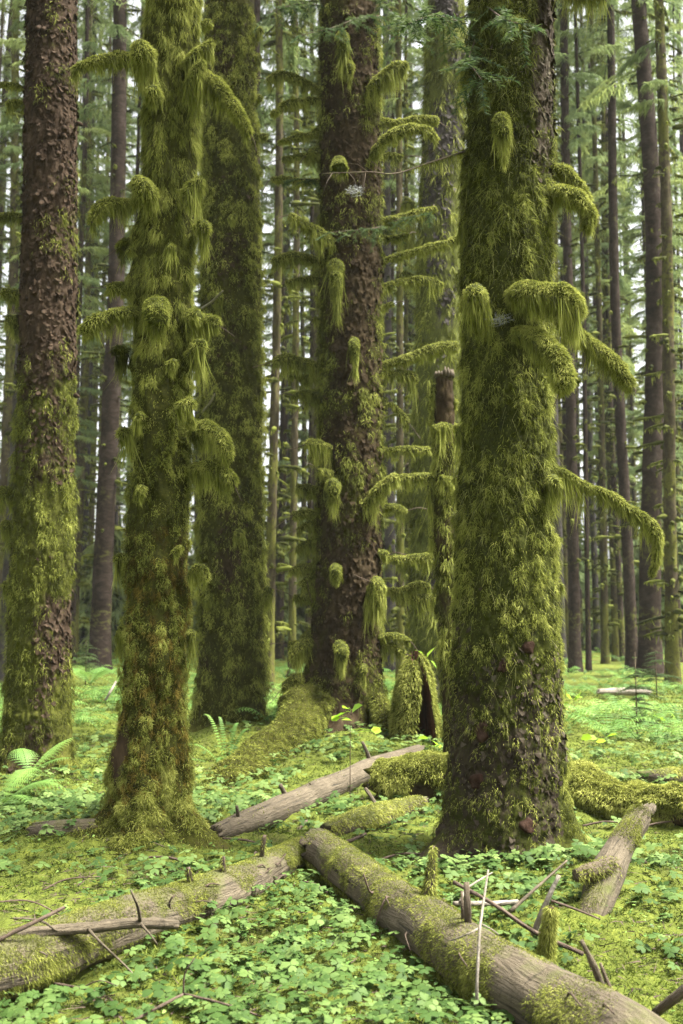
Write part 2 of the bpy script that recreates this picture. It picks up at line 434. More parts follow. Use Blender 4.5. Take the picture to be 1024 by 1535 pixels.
def hanging(mb, p, r, hang, n, W, side, t=(.25, .6), tip=.2, ragged=.75, seed=3, spread=.7, wavy=.10):
    """a curtain of strands below the path p; hang = length per path point"""
    L = np.concatenate([[0], np.cumsum(np.linalg.norm(np.diff(p, axis=0), axis=1))])
    u = rng.random(n) * L[-1]
    c = np.stack([np.interp(u, L, p[:, k]) for k in range(3)], 1)
    h = np.interp(u, L, hang); rr = np.interp(u, L, r)
    q = np.stack([u / .045, np.full(n, seed * 3.7), np.zeros(n)], 1)
    rg = np.clip(.62 + ragged * fbm(q, 2, seed), .1, 1.35)
    ln = h * rg * rng.uniform(.25, 1.0, n) ** .7 + rr * .8
    off = rng.normal(size=n) * spread
    sd = np.broadcast_to(side, (n, 3)) if np.ndim(side) == 1 else np.stack([np.interp(u, L, side[:, k]) for k in range(3)], 1)
    a = c + sd * np.clip(off, -1, 1)[:, None] * rr[:, None]
    a[:, 2] -= rr * .35
    d = np.tile([0, 0, -1.0], (n, 1)) + rng.normal(size=(n, 3)) * wavy + sd * (off * .04)[:, None]
    # strands run together into drips
    cw = np.clip(h * .35, .018, .07); uc = (np.floor(u / cw + 7.3 * off.round() * .37) + .5) * cw; tn = np.stack([np.interp(u, L, np.gradient(p[:, k]) / np.maximum(np.gradient(L), 1e-6)) for k in range(3)], 1)
    cid = _h(np.floor(u / cw).astype(np.int64), np.full(n, seed), off.round().astype(np.int64), 3)
    ln = ln * (.42 + .70 * cid)
    d = d + tn * (np.clip(uc - u, -.04, .04) / np.maximum(ln, .02) * .85)[:, None]
    tt = rng.uniform(*t, n) + .2 * fbm(q * 2, 2, seed + 9) + .2 * (cid - .5)
    blades(mb, a, d, ln, W * rng.uniform(.6, 1.5, n), 0.0, 3, tt - .12, tt + tip, curl=.10)

def fuzz(mb, v, nd, n, L, W, t=(.4, .9), droop=.5, upbias=.25, wild=.5, wrap=True):
    """short fibres standing on a tube whose rings are v, with normals nd"""
    i = rng.integers(0, v.shape[0] - 1, n); j = rng.integers(0, v.shape[1] - (0 if wrap else 1), n); j2 = (j + 1) % v.shape[1]
    a, b = rng.random((2, n, 1))
    p = (v[i, j] * (1 - a) + v[i + 1, j] * a) * (1 - b) + (v[i, j2] * (1 - a) + v[i + 1, j2] * a) * b
    m = nrm(nd[i, j] * (1 - b) + nd[i, j2] * b)
    k = rng.random(n) < .55 + .45 * m[:, 2] + upbias
    p, m = p[k], m[k]
    d = m + rng.normal(size=p.shape) * wild + np.array([0, 0, -.25])
    cl = fbm(p * 22, 2, 8)
    t_ = rng.uniform(*t, len(p)) + .22 * m[:, 2] * 0 + .3 * cl
    blades(mb, p - m * .003, d, L * rng.uniform(.5, 1.3, len(p)), W, droop, 2, t_ - .1, t_ + .12)

NB = [0]
def branch(tr, pts, r, hang, dens=1.0, lump=.48, fz=1.0, name='branch', d0=0.0, t=(.42, .9), ht=(.25, .6), wood=None, nofuzz=False, ragged=.95, htip=.25, btint=.5, spread=.6):
    """a mossy limb of tree tr, along photograph pixels (x, y[, metres nearer than the trunk's axis])"""
    NB[0] += 1; sd = NB[0]
    pts = [(p[0], p[1], p[2] if len(p) > 2 else d0) for p in pts]
    w = np.array([P(x, y, tr.Y - d) for x, y, d in pts])
    r = np.broadcast_to(np.asarray(r, float), (len(w),)); hang = np.broadcast_to(np.asarray(hang, float), (len(w),))
    sc = tr.Y / FPX
    p, ex = resample(w, max(.010, .9 * sc * 2), np.stack([r * sc, hang * sc], 1))
    rr, hh = np.maximum(ex[:, 0], .003), np.maximum(ex[:, 1], 0)
    rr[-1] *= .55; rr[-2] *= .85
    mb = MB()
    def dp(v, nd, al, th):
        return np.repeat(rr[:, None], v.shape[1], 1) * (lump * fbm(v * .5 / max(.03, rr.mean()) + sd * 5.1, 3, sd) + .18 * fbm(v * 30, 2, sd + 1))
    tw = rr * .78
    v, nd, al = tube(mb, p, tw, 12, dp, tint=btint)
    b = mb.build(name, MT[wood or 'moss_core'], tr.root, tr.loc)
    mm = MB(); px = sc * 1.5                      # one render pixel at this depth
    ln = al[-1]
    if not nofuzz:
        area = ln * 2 * pi * rr.mean()
        fuzz(mm, v, nd, int(dens * area / (px * px) * 1.6) + 20, fz * np.clip(rr.mean() * .55 + .007, .012, .03), px * .8, t)
    if hh.max() > 0:
        side = nrm(np.cross(frames(p)[0], np.array([0, 0, 1.0])) + 1e-6)
        k = hh / sc > 1
        w_ = max(.0035, px * .75)
        hanging(mm, p, rr, hh, int(dens * (ln + 3 * rr.mean()) / w_ * 7) + 10, w_, side, ht, htip, ragged, sd, spread)
    if name == 'branch' and not nofuzz:
        e = nrm(p[-1] - p[-6]); tb = MB()
        for i in (len(p) - 1,):
            L_ = rng.uniform(.06, .22) * (tr.Y / 9)
            dr = nrm(e + rng.normal(size=3) * .55 + [0, 0, -.1]); tube(tb, resample([p[i], p[i] + dr * L_ * .5 + rng.normal(size=3) * .01, p[i] + dr * L_ + [0, 0, -.02]], .03), .0035 * tr.Y / 9, 4, None, .2)
        tb.build('twig', MT['twig'], b, tr.loc)
    if mm.n: mm.build('hanging_moss' if hh.max() > 0 else 'moss_fuzz', MT['moss'], b, tr.loc)
    return b

def tongue(tr, x, y, r, yend, out=.16, **kw):
    """a stub that points at the viewer with moss hanging off it in a drop"""
    z = P(x, y, tr.Y)[2]; R = float(np.interp(z, tr.z, tr.r))
    xc = to_px(np.array([np.interp(z, tr.z, tr.xc), tr.Y, z]))[0]
    dx = np.clip((x - xc) / FPX * tr.Y / R, -.95, .95); f = R * math.sqrt(1 - dx * dx)
    h = yend - y
    return branch(tr, [(x, y + r * .3, f - .05), (x, y, f + out * .6), (x, y + r * .9, f + out), (x + .02 * h, y + h * .4, f + out * .8), (x + .03 * h, y + h * .75, f + out * .55)],
                  [r * .7, r * .95, r, r * .55, r * .2], [h * .3, h * .55, h * .75, h * .7, h * .4], name='branch_stub', **dict(dict(lump=.6, spread=.4, ht=(.2, .6), t=(.35, .8)), **kw))

def flakes(tr, n, zr, size, mat, thr=.55, lift=.3, back=.3):
    """loose bark scales where the trunk is bare"""
    z = rng.uniform(zr[0], zr[1], n); th = rng.uniform(0, 2 * pi, n); k = rng.random(n) < np.where(np.sin(th) > .25, back, 1.0); z, th = z[k], th[k]
    q = np.stack([np.interp(z, tr.z, tr.r) * np.cos(th), np.interp(z, tr.z, tr.r) * np.sin(th), z], -1) + tr.Y
    k = tr.maskf(th, z, q) + .3 * fbm(q * 9, 2, 72) < thr; z, th = z[k], th[k]
    v = tr.surf(th, z); nn = tr.normals(th, z); m_ = len(v)
    d = nn * lift * rng.uniform(.2, 1.6, (m_, 1)) + np.array([0, 0, -1.0]) + rng.normal(size=v.shape) * .22
    L = size * rng.uniform(.5, 1.6, m_); mb = MB()
    blades(mb, v - nn * .002, d, L, L * rng.uniform(.7, 1.5, m_), .0, 3, rng.uniform(0, .25, m_), None, axis=nn)
    mb.c = [np.concatenate(mb.v) - np.array([0, tr.Y, 0])]
    return mb.build('bark_scales', MT[mat], tr.trunk, tr.loc, smooth=False)

def needles(tr, pts, n=900, ln=.05, r=.006, hang=.5):
    """a living twig with flat green needle sprays"""
    p = resample([P(x, y, tr.Y - d) for x, y, d in pts], .03); mb = MB(); tube(mb, p, np.linspace(r, r * .4, len(p)), 5, None, .2)
    o = mb.build('twig', MT['twig'], tr.root, tr.loc); mm = MB()
    for k in range(max(8, n // 40)):
        i = rng.integers(0, len(p)); d = nrm(np.array([rng.normal(), rng.normal(), -abs(rng.normal()) * hang - .15])); L = rng.uniform(.08, .32)
        s_ = np.linspace(0, 1, 6)[:, None]; c = p[i] + d * L * s_ + np.array([0, 0, -.12]) * L * s_ ** 2; tube(mm, c, np.linspace(.0025, .001, 6), 3, None, .1, ends=False)
        u_ = rng.random(40); q0 = np.stack([np.interp(u_, s_[:, 0], c[:, j]) for j in range(3)], 1); sd = nrm(np.cross(d, [0, 0, 1.0]))
        blades(mm, q0, sd * rng.choice([-1, 1], 40)[:, None] + d * .7 + rng.normal(size=(40, 3)) * .25, ln * rng.uniform(.5, 1.3, 40), .0075, .1, 2, rng.uniform(.3, .8), .8)
    mm.build('needle_spray', MT['needle'], o, tr.loc)

def scar(tr, x, y, rx, ry):
    z0 = P(x, y, tr.Y)[2]; R = float(np.interp(z0, tr.z, tr.r)); xc = to_px(np.array([np.interp(z0, tr.z, tr.xc), tr.Y, z0]))[0]
    th0 = -math.acos(np.clip((x - xc) / FPX * tr.Y / R, -.97, .97))
    n, k = 26, 7
    a = np.arange(n) / n * 2 * pi; V = []
    edge = .95 + .3 * vnoise(np.stack([np.cos(a) * 2 + x, np.sin(a) * 2, a * 0], 1), 6)
    for i in range(k + 1):
        f = i / k * edge
        z = z0 + f * np.sin(a) * M(ry, tr.Y); th = th0 + f * np.cos(a) * M(rx, tr.Y) / R
        rr = tr.rad(th, z) + .012 * (1 - (i / k) ** 4) * (1 if i < k else 0) + .012 * vnoise(np.stack([th * 9, z * 22, z * 0], 1), 4) + (.006 if i < k else -.02)
        V.append(np.stack([np.interp(z, tr.z, tr.xc) + rr * np.cos(th), tr.Y + rr * np.sin(th), z], 1))
    v = np.concatenate(V); j = np.arange(n); q = np.concatenate([np.stack([i * n + j, i * n + (j + 1) % n, (i + 1) * n + (j + 1) % n, (i + 1) * n + j], 1) for i in range(k)])
    MB().add(v, q, None, .0).build('bark_scar', MT['scar'], tr.trunk, tr.loc)['label'] = 'bare reddish patch where the bark has flaked away'

def zy(y, Y): return P(512, y, Y)[2]
# ------------------------------------------------------------------ the five big trees
def shag(a, b, s=0):
    def f(q, m, th, z):
        return m * (a * fbm(q * np.array([7, 7, 3.2]), 3, s) + b * fbm(q * np.array([21, 21, 10]), 2, s + 3)) + (1 - m) * .010 * fbm(q * np.array([26, 26, 9]), 3, s + 5)
    return f
def scaly(a, s=0, k=15.0):
    def f(q, m, th, z):
        w = q + .03 * np.stack([fbm(q * 9, 2, s + 1), fbm(q * 9, 2, s + 2), fbm(q * 9, 2, s + 3)], -1)
        d1, df, c = worley(w * np.array([k, k, k * .62]), s)
        pl = a * (c - .35) * ss(.03, .25, df) - a * .5 * (1 - ss(.0, .12, df))
        return pl + m * .022 * fbm(q * np.array([9, 9, 4.5]), 3, s + 7) + .012 * fbm(q * 4, 2, s)
    return f

# --- shaggy mossy trunk, left foreground
Y2 = 7.2
def mask2(th, z, q):
    bare = np.exp(-(((th - radians(218)) / .30) ** 2 + ((z - .58) / .20) ** 2))
    return .92 + .35 * fbm(q * 3, 2, 3) - 1.3 * bare
T2 = Trunk('mossy_spruce', 'shaggy trunk wrapped wholly in thick green moss, nearest tree on the left', Y2,
           [(1290, 138, 318), (1250, 150, 300), (1200, 161, 289), (1100, 170, 287), (1000, 176, 288), (900, 180, 291), (750, 188, 293), (600, 188, 295), (500, 190, 300), (300, 200, 303), (100, 205, 306), (-20, 208, 311)],
           [(200, .24, .38, .20), (330, .26, .34, .18), (270, .18, .45, .18), (60, .12, .5, .2), (130, .12, .4, .2)], shag(.065, .03, 2), mask2, bark='bark_shaggy', seg=170, moss=.055)
up = lambda z: .019 + .026 * ss(2.2, 4.4, z)
T2.coat(190000, (-.05, 6.6), up, .0042, (.24, .78), .34, .35, wild=lambda z: .95 - .72 * ss(1.9, 3.6, z), lift=lambda z: .045 - .034 * ss(2.0, 3.6, z), cellf=1.6, tf=lambda th, z, q: .10 * ss(3.0, 4.8, z) - .10 * ss(1.4, .3, z))
T2.coat(40000, (.0, .55), .03, .0045, (.3, .85), .7, .4, wild=1.0, lift=.035, cellf=1.4)
T2.coat(42000, (.15, 2.1), .02, .0042, (.3, .75), .6, .5, wild=1.0, mat='moss_gold', tf=lambda th, z, q: -.2 * ss(1.3, 2.2, z))
b = lambda *a, **k: branch(T2, *a, **k)
b([(215, 92), (197, 88, .06), (160, 88, .12), (128, 97, .15), (109, 106, .15)], [12, 13, 11, 6, 3], [30, 34, 26, 22, 50])
b([(222, 118, .2), (214, 85, .3), (207, 60, .34)], [15, 17, 9], [42, 40, 36], name='branch_stub')
b([(232, 150, .25), (226, 128, .3)], [12, 10], [50, 40], name='branch_stub')
b([(280, 100, .15), (297, 82, .22), (319, 62, .24)], [10, 12, 4], [50, 60, 70], name='branch_stub')
b([(285, 130, .2), (296, 110, .28), (304, 90, .3)], [12, 12, 6], [60, 60, 55], name='branch_stub')
b([(296, 112, .1), (316, 122, .2), (336, 140, .28), (357, 170, .32), (374, 200, .33)], [14, 13, 11, 9, 6], [70, 62, 44, 42, 40])
b([(303, 38, .1), (318, 34, .12)], [8, 6], [26, 18], name='branch_stub')
b([(225, 300, .22), (212, 282, .3), (200, 266, .33)], [16, 17, 9], [70, 70, 60], name='branch_stub')
b([(284, 300, .2), (293, 282, .26), (301, 266, .27)], [14, 15, 8], [75, 80, 55], name='branch_stub')
b([(205, 306), (182, 304, .08), (160, 306, .12), (144, 320, .14), (138, 334, .14)], [9, 9, 11, 11, 7], [50, 40, 48, 40, 26])
b([(205, 368, -.05), (190, 366, -.02), (176, 372)], [9, 10, 7], [55, 58, 40], t=(.2, .6), ht=(.1, .4))
b([(296, 345, .1), (306, 338, .14), (309, 350, .14)], [9, 10, 7], [70, 70, 60], name='branch_stub')
b([(205, 440, .0), (180, 432, .05), (160, 431, .07)], [9, 10, 7], [22, 24, 18])
b([(212, 468, .1), (190, 468, .18), (162, 474, .22), (138, 486, .24), (125, 502, .24)], [8, 9, 10, 13, 9], [52, 48, 50, 52, 40])
tongue(T2, 236, 458, 19, 512, out=.2)
b([(285, 476, .15), (298, 470, .2)], [11, 10], [50, 40], name='branch_stub')
b([(292, 482, .05), (312, 480, .1), (328, 488, .12)], [10, 11, 8], [48, 52, 54])
b([(288, 535, .15), (300, 517, .2), (304, 524, .2)], [13, 14, 9], [70, 70, 55], name='branch_stub')
b([(268, 612, .24), (283, 604, .27), (287, 612, .27)], [11, 12, 8], [50, 56, 48], name='branch_stub')
b([(280, 634, .22), (293, 630, .25)], [7, 5], [18, 14], name='branch_stub')
b([(290, 650, .05), (308, 642, .14), (328, 652, .2), (338, 672, .22), (339, 688, .22)], [13, 14, 13, 12, 7], [50, 52, 48, 36, 20])
b([(288, 706, .05), (314, 702, .16), (338, 710, .2), (351, 726, .22)], [12, 12, 11, 8], [48, 50, 56, 44], lump=.45)
b([(200, 652, .1), (186, 648, .12), (180, 656, .12)], [9, 10, 7], [60, 62, 40], name='branch_stub')
b([(192, 530, -.02), (180, 526, 0), (176, 534, 0)], [9, 10, 8], [55, 60, 44], t=(.15, .5), ht=(.05, .3), name='branch_stub')
b([(190, 842, .05), (180, 836, .08), (177, 846, .08)], [9, 10, 7], [62, 70, 60], name='branch_stub')
b([(186, 946, .05), (177, 942, .07)], [8, 8], [46, 44], name='branch_stub')
b([(286, 862, .08), (298, 850, .13), (307, 858, .14), (305, 872, .14)], [7, 8, 7, 5], [40, 36, 26, 14], name='branch_stub')
b([(284, 952, .08), (291, 946, .1)], [8, 8], [56, 50], name='branch_stub')
b([(262, 830, .26), (272, 818, .3)], [7, 5], [26, 14], name='branch_stub')
b([(210, 740, .24), (216, 728, .26)], [8, 7], [26, 20], name='branch_stub')
b([(258, 372, .28), (252, 366, .3)], [9, 8], [40, 34], name='branch_stub')
b([(256, 548, .28), (262, 540, .31)], [8, 8], [34, 30], name='branch_stub')
b([(200, 378, .1), (192, 372, .12)], [9, 9], [60, 60], name='branch_stub')
b([(212, 628, .25), (206, 620, .28)], [9, 8], [40, 36], name='branch_stub')

# --- big trunk, right foreground
Y5 = 6.85
def mask5(th, z, q):
    n = fbm(q * 2.2, 3, 12)
    m = .98 + .5 * n
    m = m - .75 * ss(3.9, 4.7, z) * ss(radians(-82), radians(-50), np.where(th > pi, th - 2 * pi, th))      # brown upper right
    m = m - .62 * ss(1.75, .7, z) * ss(-.5, .5, n + .3)                                                     # scaly bare foot
    lowr = np.exp(-((((th + pi) % (2 * pi) - pi) - radians(-22)) / .3) ** 2) * ss(.75, .35, z)
    return m + .9 * lowr
T5 = Trunk('mossy_spruce', 'thick trunk with scaly bark and patchy moss, nearest tree on the right', Y5,
           [(1330, 628, 872), (1290, 640, 862), (1250, 655, 858), (1150, 667, 850), (1000, 674, 842), (900, 679, 836), (750, 684, 832), (600, 689, 827), (400, 692, 829), (300, 692, 830), (150, 699, 832), (0, 704, 832)],
           [(335, .20, .28, .16), (205, .20, .3, .16), (270, .08, .5, .2), (80, .15, .6, .3)], scaly(.026, 31, 19), mask5, bark='bark_scaly', seg=200)
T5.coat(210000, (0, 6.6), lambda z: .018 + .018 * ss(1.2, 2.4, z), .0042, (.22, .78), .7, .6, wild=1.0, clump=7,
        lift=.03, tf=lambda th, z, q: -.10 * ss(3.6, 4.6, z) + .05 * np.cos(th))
T5.coat(2600, (.8, 5.6), .11, .0032, (.3, .9), .35, .5, wild=.35, mat='lichen', name='hanging_lichen')
b = lambda *a, **k: branch(T5, *a, **k)
tongue(T5, 753, 178, 13, 262, out=.16, ht=(.5, .8))
b([(822, 258), (846, 258, .06), (866, 274, .1), (882, 300, .12)], [13, 12, 9, 5], [30, 30, 24, 14])
b([(820, 290, .1), (842, 288, .18), (866, 300, .24), (884, 322, .26), (876, 345, .26)], [12, 13, 13, 11, 6], [26, 36, 76, 50, 30], t=(.45, .9))
b([(722, 470, .26), (711, 440, .36), (706, 446, .37)], [15, 17, 11], [60, 74, 64], name='branch_stub')
b([(770, 446, .25), (792, 440, .36), (824, 440, .46), (852, 452, .5), (866, 478, .5)], [17, 21, 23, 24, 14], [62, 60, 76, 60, 30], dens=1.2)
b([(772, 500, .3), (795, 500, .42), (818, 516, .54), (838, 540, .6), (845, 566, .62), (839, 588, .62)], [9, 11, 14, 18, 18, 7], [44, 48, 40, 22, 10, 0], dens=1.2)
b([(828, 478, -.1), (862, 500, -.1), (896, 524, -.1), (926, 552, -.1), (946, 580, -.1)], [9, 12, 14, 14, 8], [36, 40, 44, 40, 50])
b([(810, 690, .1), (826, 700, .05), (850, 711, .02), (882, 730, 0), (914, 742, 0), (942, 764, 0), (966, 776, 0), (981, 797, 0), (988, 818, 0)], [8, 7, 6, 6, 7, 8, 9, 10, 7], [80, 90, 88, 66, 44, 44, 52, 46, 52], ragged=1.0)
b([(985, 800, 0), (984, 836, 0), (976, 862, 0)], [9, 7, 3], [20, 26, 26], name='branch_stub')
b([(820, 728, .2), (832, 722, .26), (835, 732, .26)], [10, 11, 7], [66, 72, 56], name='branch_stub')
b([(850, 570, -.2), (870, 570, -.2)], [5, 6], [12, 10], name='branch_stub', t=(.2, .5))
b([(826, -40, .2), (860, -30, .35), (890, -22, .45), (905, -10, .45)], [14, 16, 14, 9], [40, 60, 72, 50])
b([(700, 96, -.05), (690, 100, -.05)], [6, 5], [150, 190], name='branch_stub', ht=(.5, .8), t=(.4, .7), dens=1.3)
b([(702, 230, -.02), (692, 228, -.02)], [8, 6], [150, 120], name='branch_stub', ht=(.2, .6))
b([(696, 330, .05), (688, 340, .05)], [7, 5], [90, 70], name='branch_stub')
b([(690, 640, .1), (684, 650, .1)], [5, 4], [60, 40], name='branch_stub')
b([(838, 880, .05), (843, 874, .06)], [5, 3], [30, 20], name='branch_stub')
for a in ((780, 968, 12, 15), (742, 996, 10, 13), (714, 1088, 13, 20), (706, 1160, 14, 13), (774, 1218, 15, 13), (810, 1104, 8, 9)): scar(T5, a[0], a[1], a[2] * .8, a[3] * .85)
flakes(T5, 15000, (0, 6.5), .028, 'bark_scaly', .66, .36)
needles(T5, ((706, 20, .0), (680, 30, .25), (650, 22, .5), (612, 36, .7)), 1300)
needles(T5, ((712, 60, .1), (704, 90, .3), (722, 120, .5)), 900)
needles(T5, ((730, 10, .2), (760, 30, .5), (800, 40, .6)), 700)
# bare twig across the gap, and a needled one
tw = MB()
p, ex = resample([P(x, y, T5.Y - d) for x, y, d in ((700, 226, 0), (688, 230, .1), (647, 243, .3), (593, 260, .5), (552, 258, .6), (484, 260, .7))], .02, [[.009], [.008], [.006], [.005], [.004], [.002]])
tube(tw, p, ex[:, 0], 6, None, .5)
for k in range(26):
    i = rng.integers(10, len(p) - 2); d = nrm(np.array([rng.normal() * .5 - .3, rng.normal() * .4, rng.normal() * .7 - .2])); L = rng.uniform(.04, .22)
    tube(tw, np.array([p[i], p[i] + d * L * .5 + [0, 0, .01], p[i] + d * L + [0, 0, -.02]]), [.003, .002, .0012], 4)
o = tw.build('twig', MT['twig'], T5.root, T5.loc)
mm = MB(); hanging(mm, p[:len(p) // 2], np.full(len(p) // 2, .01), np.linspace(.30, .04, len(p) // 2), 260, .0045, np.array([0, 1.0, 0]), (.4, .8)); mm.build('hanging_moss', MT['moss'], o, T5.loc)

# --- dark trunk with the buttress root, middle
Y4 = 12.5
def mask4(th, z, q):
    c = ((th + pi) % (2 * pi)) - pi
    rim = np.abs(c + pi / 2) / (pi / 2)
    return .30 + .42 * rim ** 2 + .75 * fbm(q * 2.0, 3, 21) + .3 * ss(1.2, .3, z) + .12 * ss(2.2, 3.2, z) * 0
T4 = Trunk('mossy_spruce', 'dark brown trunk bristling with mossy side branches, buttress root sprawling left', Y4,
           [(1150, 420, 592), (1110, 436, 585), (1070, 450, 577), (1000, 462, 573), (900, 470, 574), (750, 474, 574), (600, 477, 575), (500, 478, 574), (300, 478, 573), (100, 479, 571), (0, 480, 570)],
           [(200, .25, .3, .45), (340, .15, .3, .25), (265, .15, .4, .2)], scaly(.030, 51, 17), mask4, bark='bark_dark', seg=150, dz=.022, ztop=9.2, moss=.02)
T4.coat(130000, (0, 8.9), .035, .0075, lift=.05, cellf=2.0, tint= (.15, .66), out=.55, droop=.6, wild=.8, clump=4.5, tf=lambda th, z, q: .06 * np.cos(th) ** 2)
b = lambda *a, **k: branch(T4, *a, **k)
L4 = [([(491, 146), (458, 124), (421, 111), (400, 120)], [5, 7, 7, 4], [30, 30, 22, 30]),
      ([(480, 150), (455, 152), (432, 157), (406, 172)], [5, 8, 8, 4], [14, 20, 22, 6]),
      ([(482, 195), (460, 203), (440, 207), (417, 214)], [6, 7, 6, 3], [10, 10, 8, 4]),
      ([(480, 271), (455, 271), (430, 269), (406, 268)], [5, 4, 6, 5], [14, 16, 12, 8]),
      ([(499, 366, .3), (470, 344, .4), (448, 331, .45), (433, 322, .46)], [9, 10, 9, 6], [30, 32, 24, 14]),
      ([(482, 394), (455, 386), (430, 386), (408, 392)], [8, 9, 9, 6], [20, 24, 26, 22]),
      ([(480, 418), (450, 420), (428, 424)], [6, 6, 5], [28, 34, 26]),
      ([(482, 550), (450, 542), (428, 538), (409, 543)], [7, 8, 9, 6], [34, 46, 40, 26]),
      ([(482, 588), (464, 592), (458, 600)], [8, 9, 6], [28, 28, 16]),
      ([(495, 672, .3), (474, 664, .38), (458, 666, .4)], [8, 9, 8], [46, 44, 36]),
      ([(498, 712, .33), (476, 706, .4)], [8, 6], [14, 10]),
      ([(484, 738), (462, 732), (444, 731)], [8, 10, 8], [18, 20, 14]),
      ([(482, 772), (458, 770), (439, 773)], [6, 8, 8], [14, 16, 14]),
      ([(480, 852), (455, 850), (433, 856)], [7, 8, 5], [18, 16, 12]),
      ([(482, 876), (464, 874), (452, 880)], [12, 14, 9], [34, 38, 26]),
      ([(478, 966, .1), (458, 966, .2), (442, 976, .25), (438, 990, .25)], [8, 10, 10, 6], [36, 44, 48, 36]),
      ([(474, 1018, .1), (446, 1018, .2), (424, 1030, .25)], [8, 9, 7], [24, 28, 22]),
      ([(545, 165, .2), (562, 128, .3), (588, 106, .35), (612, 96, .36)], [9, 12, 13, 6], [54, 40, 40, 50]),
      ([(552, 246, .2), (566, 222, .3), (584, 204, .35), (612, 194, .38), (640, 196, .38), (656, 210, .38)], [8, 9, 9, 9, 8, 4], [30, 26, 22, 22, 18, 8]),
      ([(565, 180), (595, 184), (628, 178), (658, 182)], [6, 6, 7, 6], [14, 14, 10, 8]),
      ([(570, 330), (600, 326), (630, 318), (655, 312)], [5, 6, 6, 4], [22, 28, 26, 14]),
      ([(574, 390), (604, 382), (634, 373), (664, 366), (690, 358)], [4, 5, 6, 7, 7], [10, 14, 14, 16, 22]),
      ([(572, 430), (604, 421), (640, 420), (664, 428)], [4, 6, 7, 4], [20, 24, 30, 16]),
      ([(570, 548), (600, 541), (630, 530), (660, 522), (688, 518)], [7, 8, 9, 10, 10], [12, 14, 14, 18, 18]),
      ([(574, 562), (598, 560), (618, 563), (622, 574)], [6, 7, 8, 5], [20, 34, 48, 30]),
      ([(570, 676), (605, 674), (645, 674)], [5, 6, 6], [22, 22, 16]),
      ([(548, 760, .3), (566, 738, .4), (584, 720, .45), (598, 713, .46)], [10, 11, 9, 5], [38, 34, 30, 26]),
      ([(572, 720, -.2), (612, 716, -.2), (650, 714, -.2), (682, 714, -.2)], [5, 7, 7, 7], [24, 26, 28, 30]),
      ([(570, 836), (605, 838), (640, 836), (661, 842)], [5, 7, 8, 6], [24, 20, 26, 24]),
      ([(570, 882, -.1), (600, 886, -.1), (624, 878, -.1), (645, 880, -.1)], [4, 7, 8, 6], [18, 22, 20, 14]),
      ([(600, 898, -.1), (640, 896, -.1), (676, 896, -.1)], [4, 8, 8], [24, 50, 44]),
      ([(566, 960, .1), (590, 968, .15), (608, 980, .18)], [5, 5, 5], [34, 34, 18]),
      ([(574, 460), (590, 455)], [4, 4], [16, 12]), ([(574, 610), (588, 606), (612, 634)], [3, 4, 6], [16, 14, 30]),
      ([(484, 480), (470, 478)], [5, 4], [18, 14]), ([(478, 810), (466, 806)], [6, 5], [20, 16]),
      ([(560, 905, .3), (564, 878, .42), (556, 872, .44)], [13, 14, 10], [46, 54, 46])]
for a in L4: b(*a, t=(.5, 1.0), ht=(.3, .75))
tongue(T4, 514, 56, 11, 128, out=.25); tongue(T4, 523, 98, 8, 132, out=.2)
tongue(T4, 508, 242, 13, 268, out=.25); tongue(T4, 503, 398, 12, 500, out=.3); tongue(T4, 531, 511, 8, 574, out=.2)
tongue(T4, 503, 852, 10, 886, out=.25); tongue(T4, 511, 970, 10, 1026, out=.25, ht=(.4, .75)); tongue(T4, 498, 726, 12, 772, out=.25)
tongue(T4, 545, 1000, 5, 1040, out=.15); tongue(T4, 480, 1042, 6, 1062, out=.15)
flakes(T4, 16000, (0, 8.8), .04, 'bark_dark', .62)
needles(T4, ((570, 24, .1), (540, 26, .5), (499, 41, .8), (439, 56, 1.0)), 1500, .07)
needles(T4, ((560, -10, .1), (590, 20, .5), (628, 58, .8)), 1300, .07)
needles(T4, ((490, 10, .1), (450, 5, .4), (400, 20, .6)), 1300, .07)
needles(T4, ((575, 338, 0), (560, 342, .5), (520, 346, .6), (488, 349, .7)), 900, .06)
needles(T4, ((575, 336, 0), (610, 326, .2), (650, 318, .3)), 700, .06)
needles(T4, ((482, 272, 0), (455, 268, .1), (430, 270, .2)), 700, .06)
for k in range(16):
    y = rng.uniform(160, 1000); s_ = rng.choice([-1, 1]); x0 = 524 + s_ * 42; L = rng.uniform(14, 60)
    b([(x0, y), (x0 + s_ * L * .5, y - rng.uniform(-4, 8)), (x0 + s_ * L, y + rng.uniform(-6, 8))], [4, rng.uniform(4, 8), 4], [rng.uniform(8, 26), rng.uniform(10, 36), rng.uniform(8, 20)], d0=rng.uniform(-.2, .2))
# its big root
rp = [(474, 1050, 12.35), (446, 1100, 11.7), (404, 1140, 11.0), (360, 1166, 10.2), (326, 1186, 9.6), (300, 1206, 9.1)]
p, ex = resample([P(*a) for a in rp], .03, [[.27], [.28], [.25], [.20], [.14], [.06]])
mb = MB()
v, nd, al = tube(mb, p, ex[:, 0], 30, lambda v, n, a, t: .12 * fbm(v * 3.4, 3, 61) + .05 * fbm(v * 10, 2, 62), tint=np.full(len(p), .75))
o = mb.build('root', MT['bark_dark'], T4.root, T4.loc)
mm = MB(); fuzz(mm, v, nd, 44000, .045, .0075, (.2, .72)); mm.build('moss_coat', MT['moss'], o, T4.loc)
mb = MB(); p, ex = resample([P(568, 1050, 12.2), P(578, 1085, 11.9), P(590, 1118, 11.7)], .03, [[.10], [.09], [.05]])
v, nd, al = tube(mb, p, ex[:, 0], 16, lambda v, n, a, t: .02 * fbm(v * 8, 3, 63), tint=np.full(len(p), .7)); o = mb.build('root', MT['bark_dark'], T4.root, T4.loc)
mm = MB(); fuzz(mm, v, nd, 3500, .05, .0085, (.3, .8)); mm.build('moss_coat', MT['moss'], o, T4.loc)

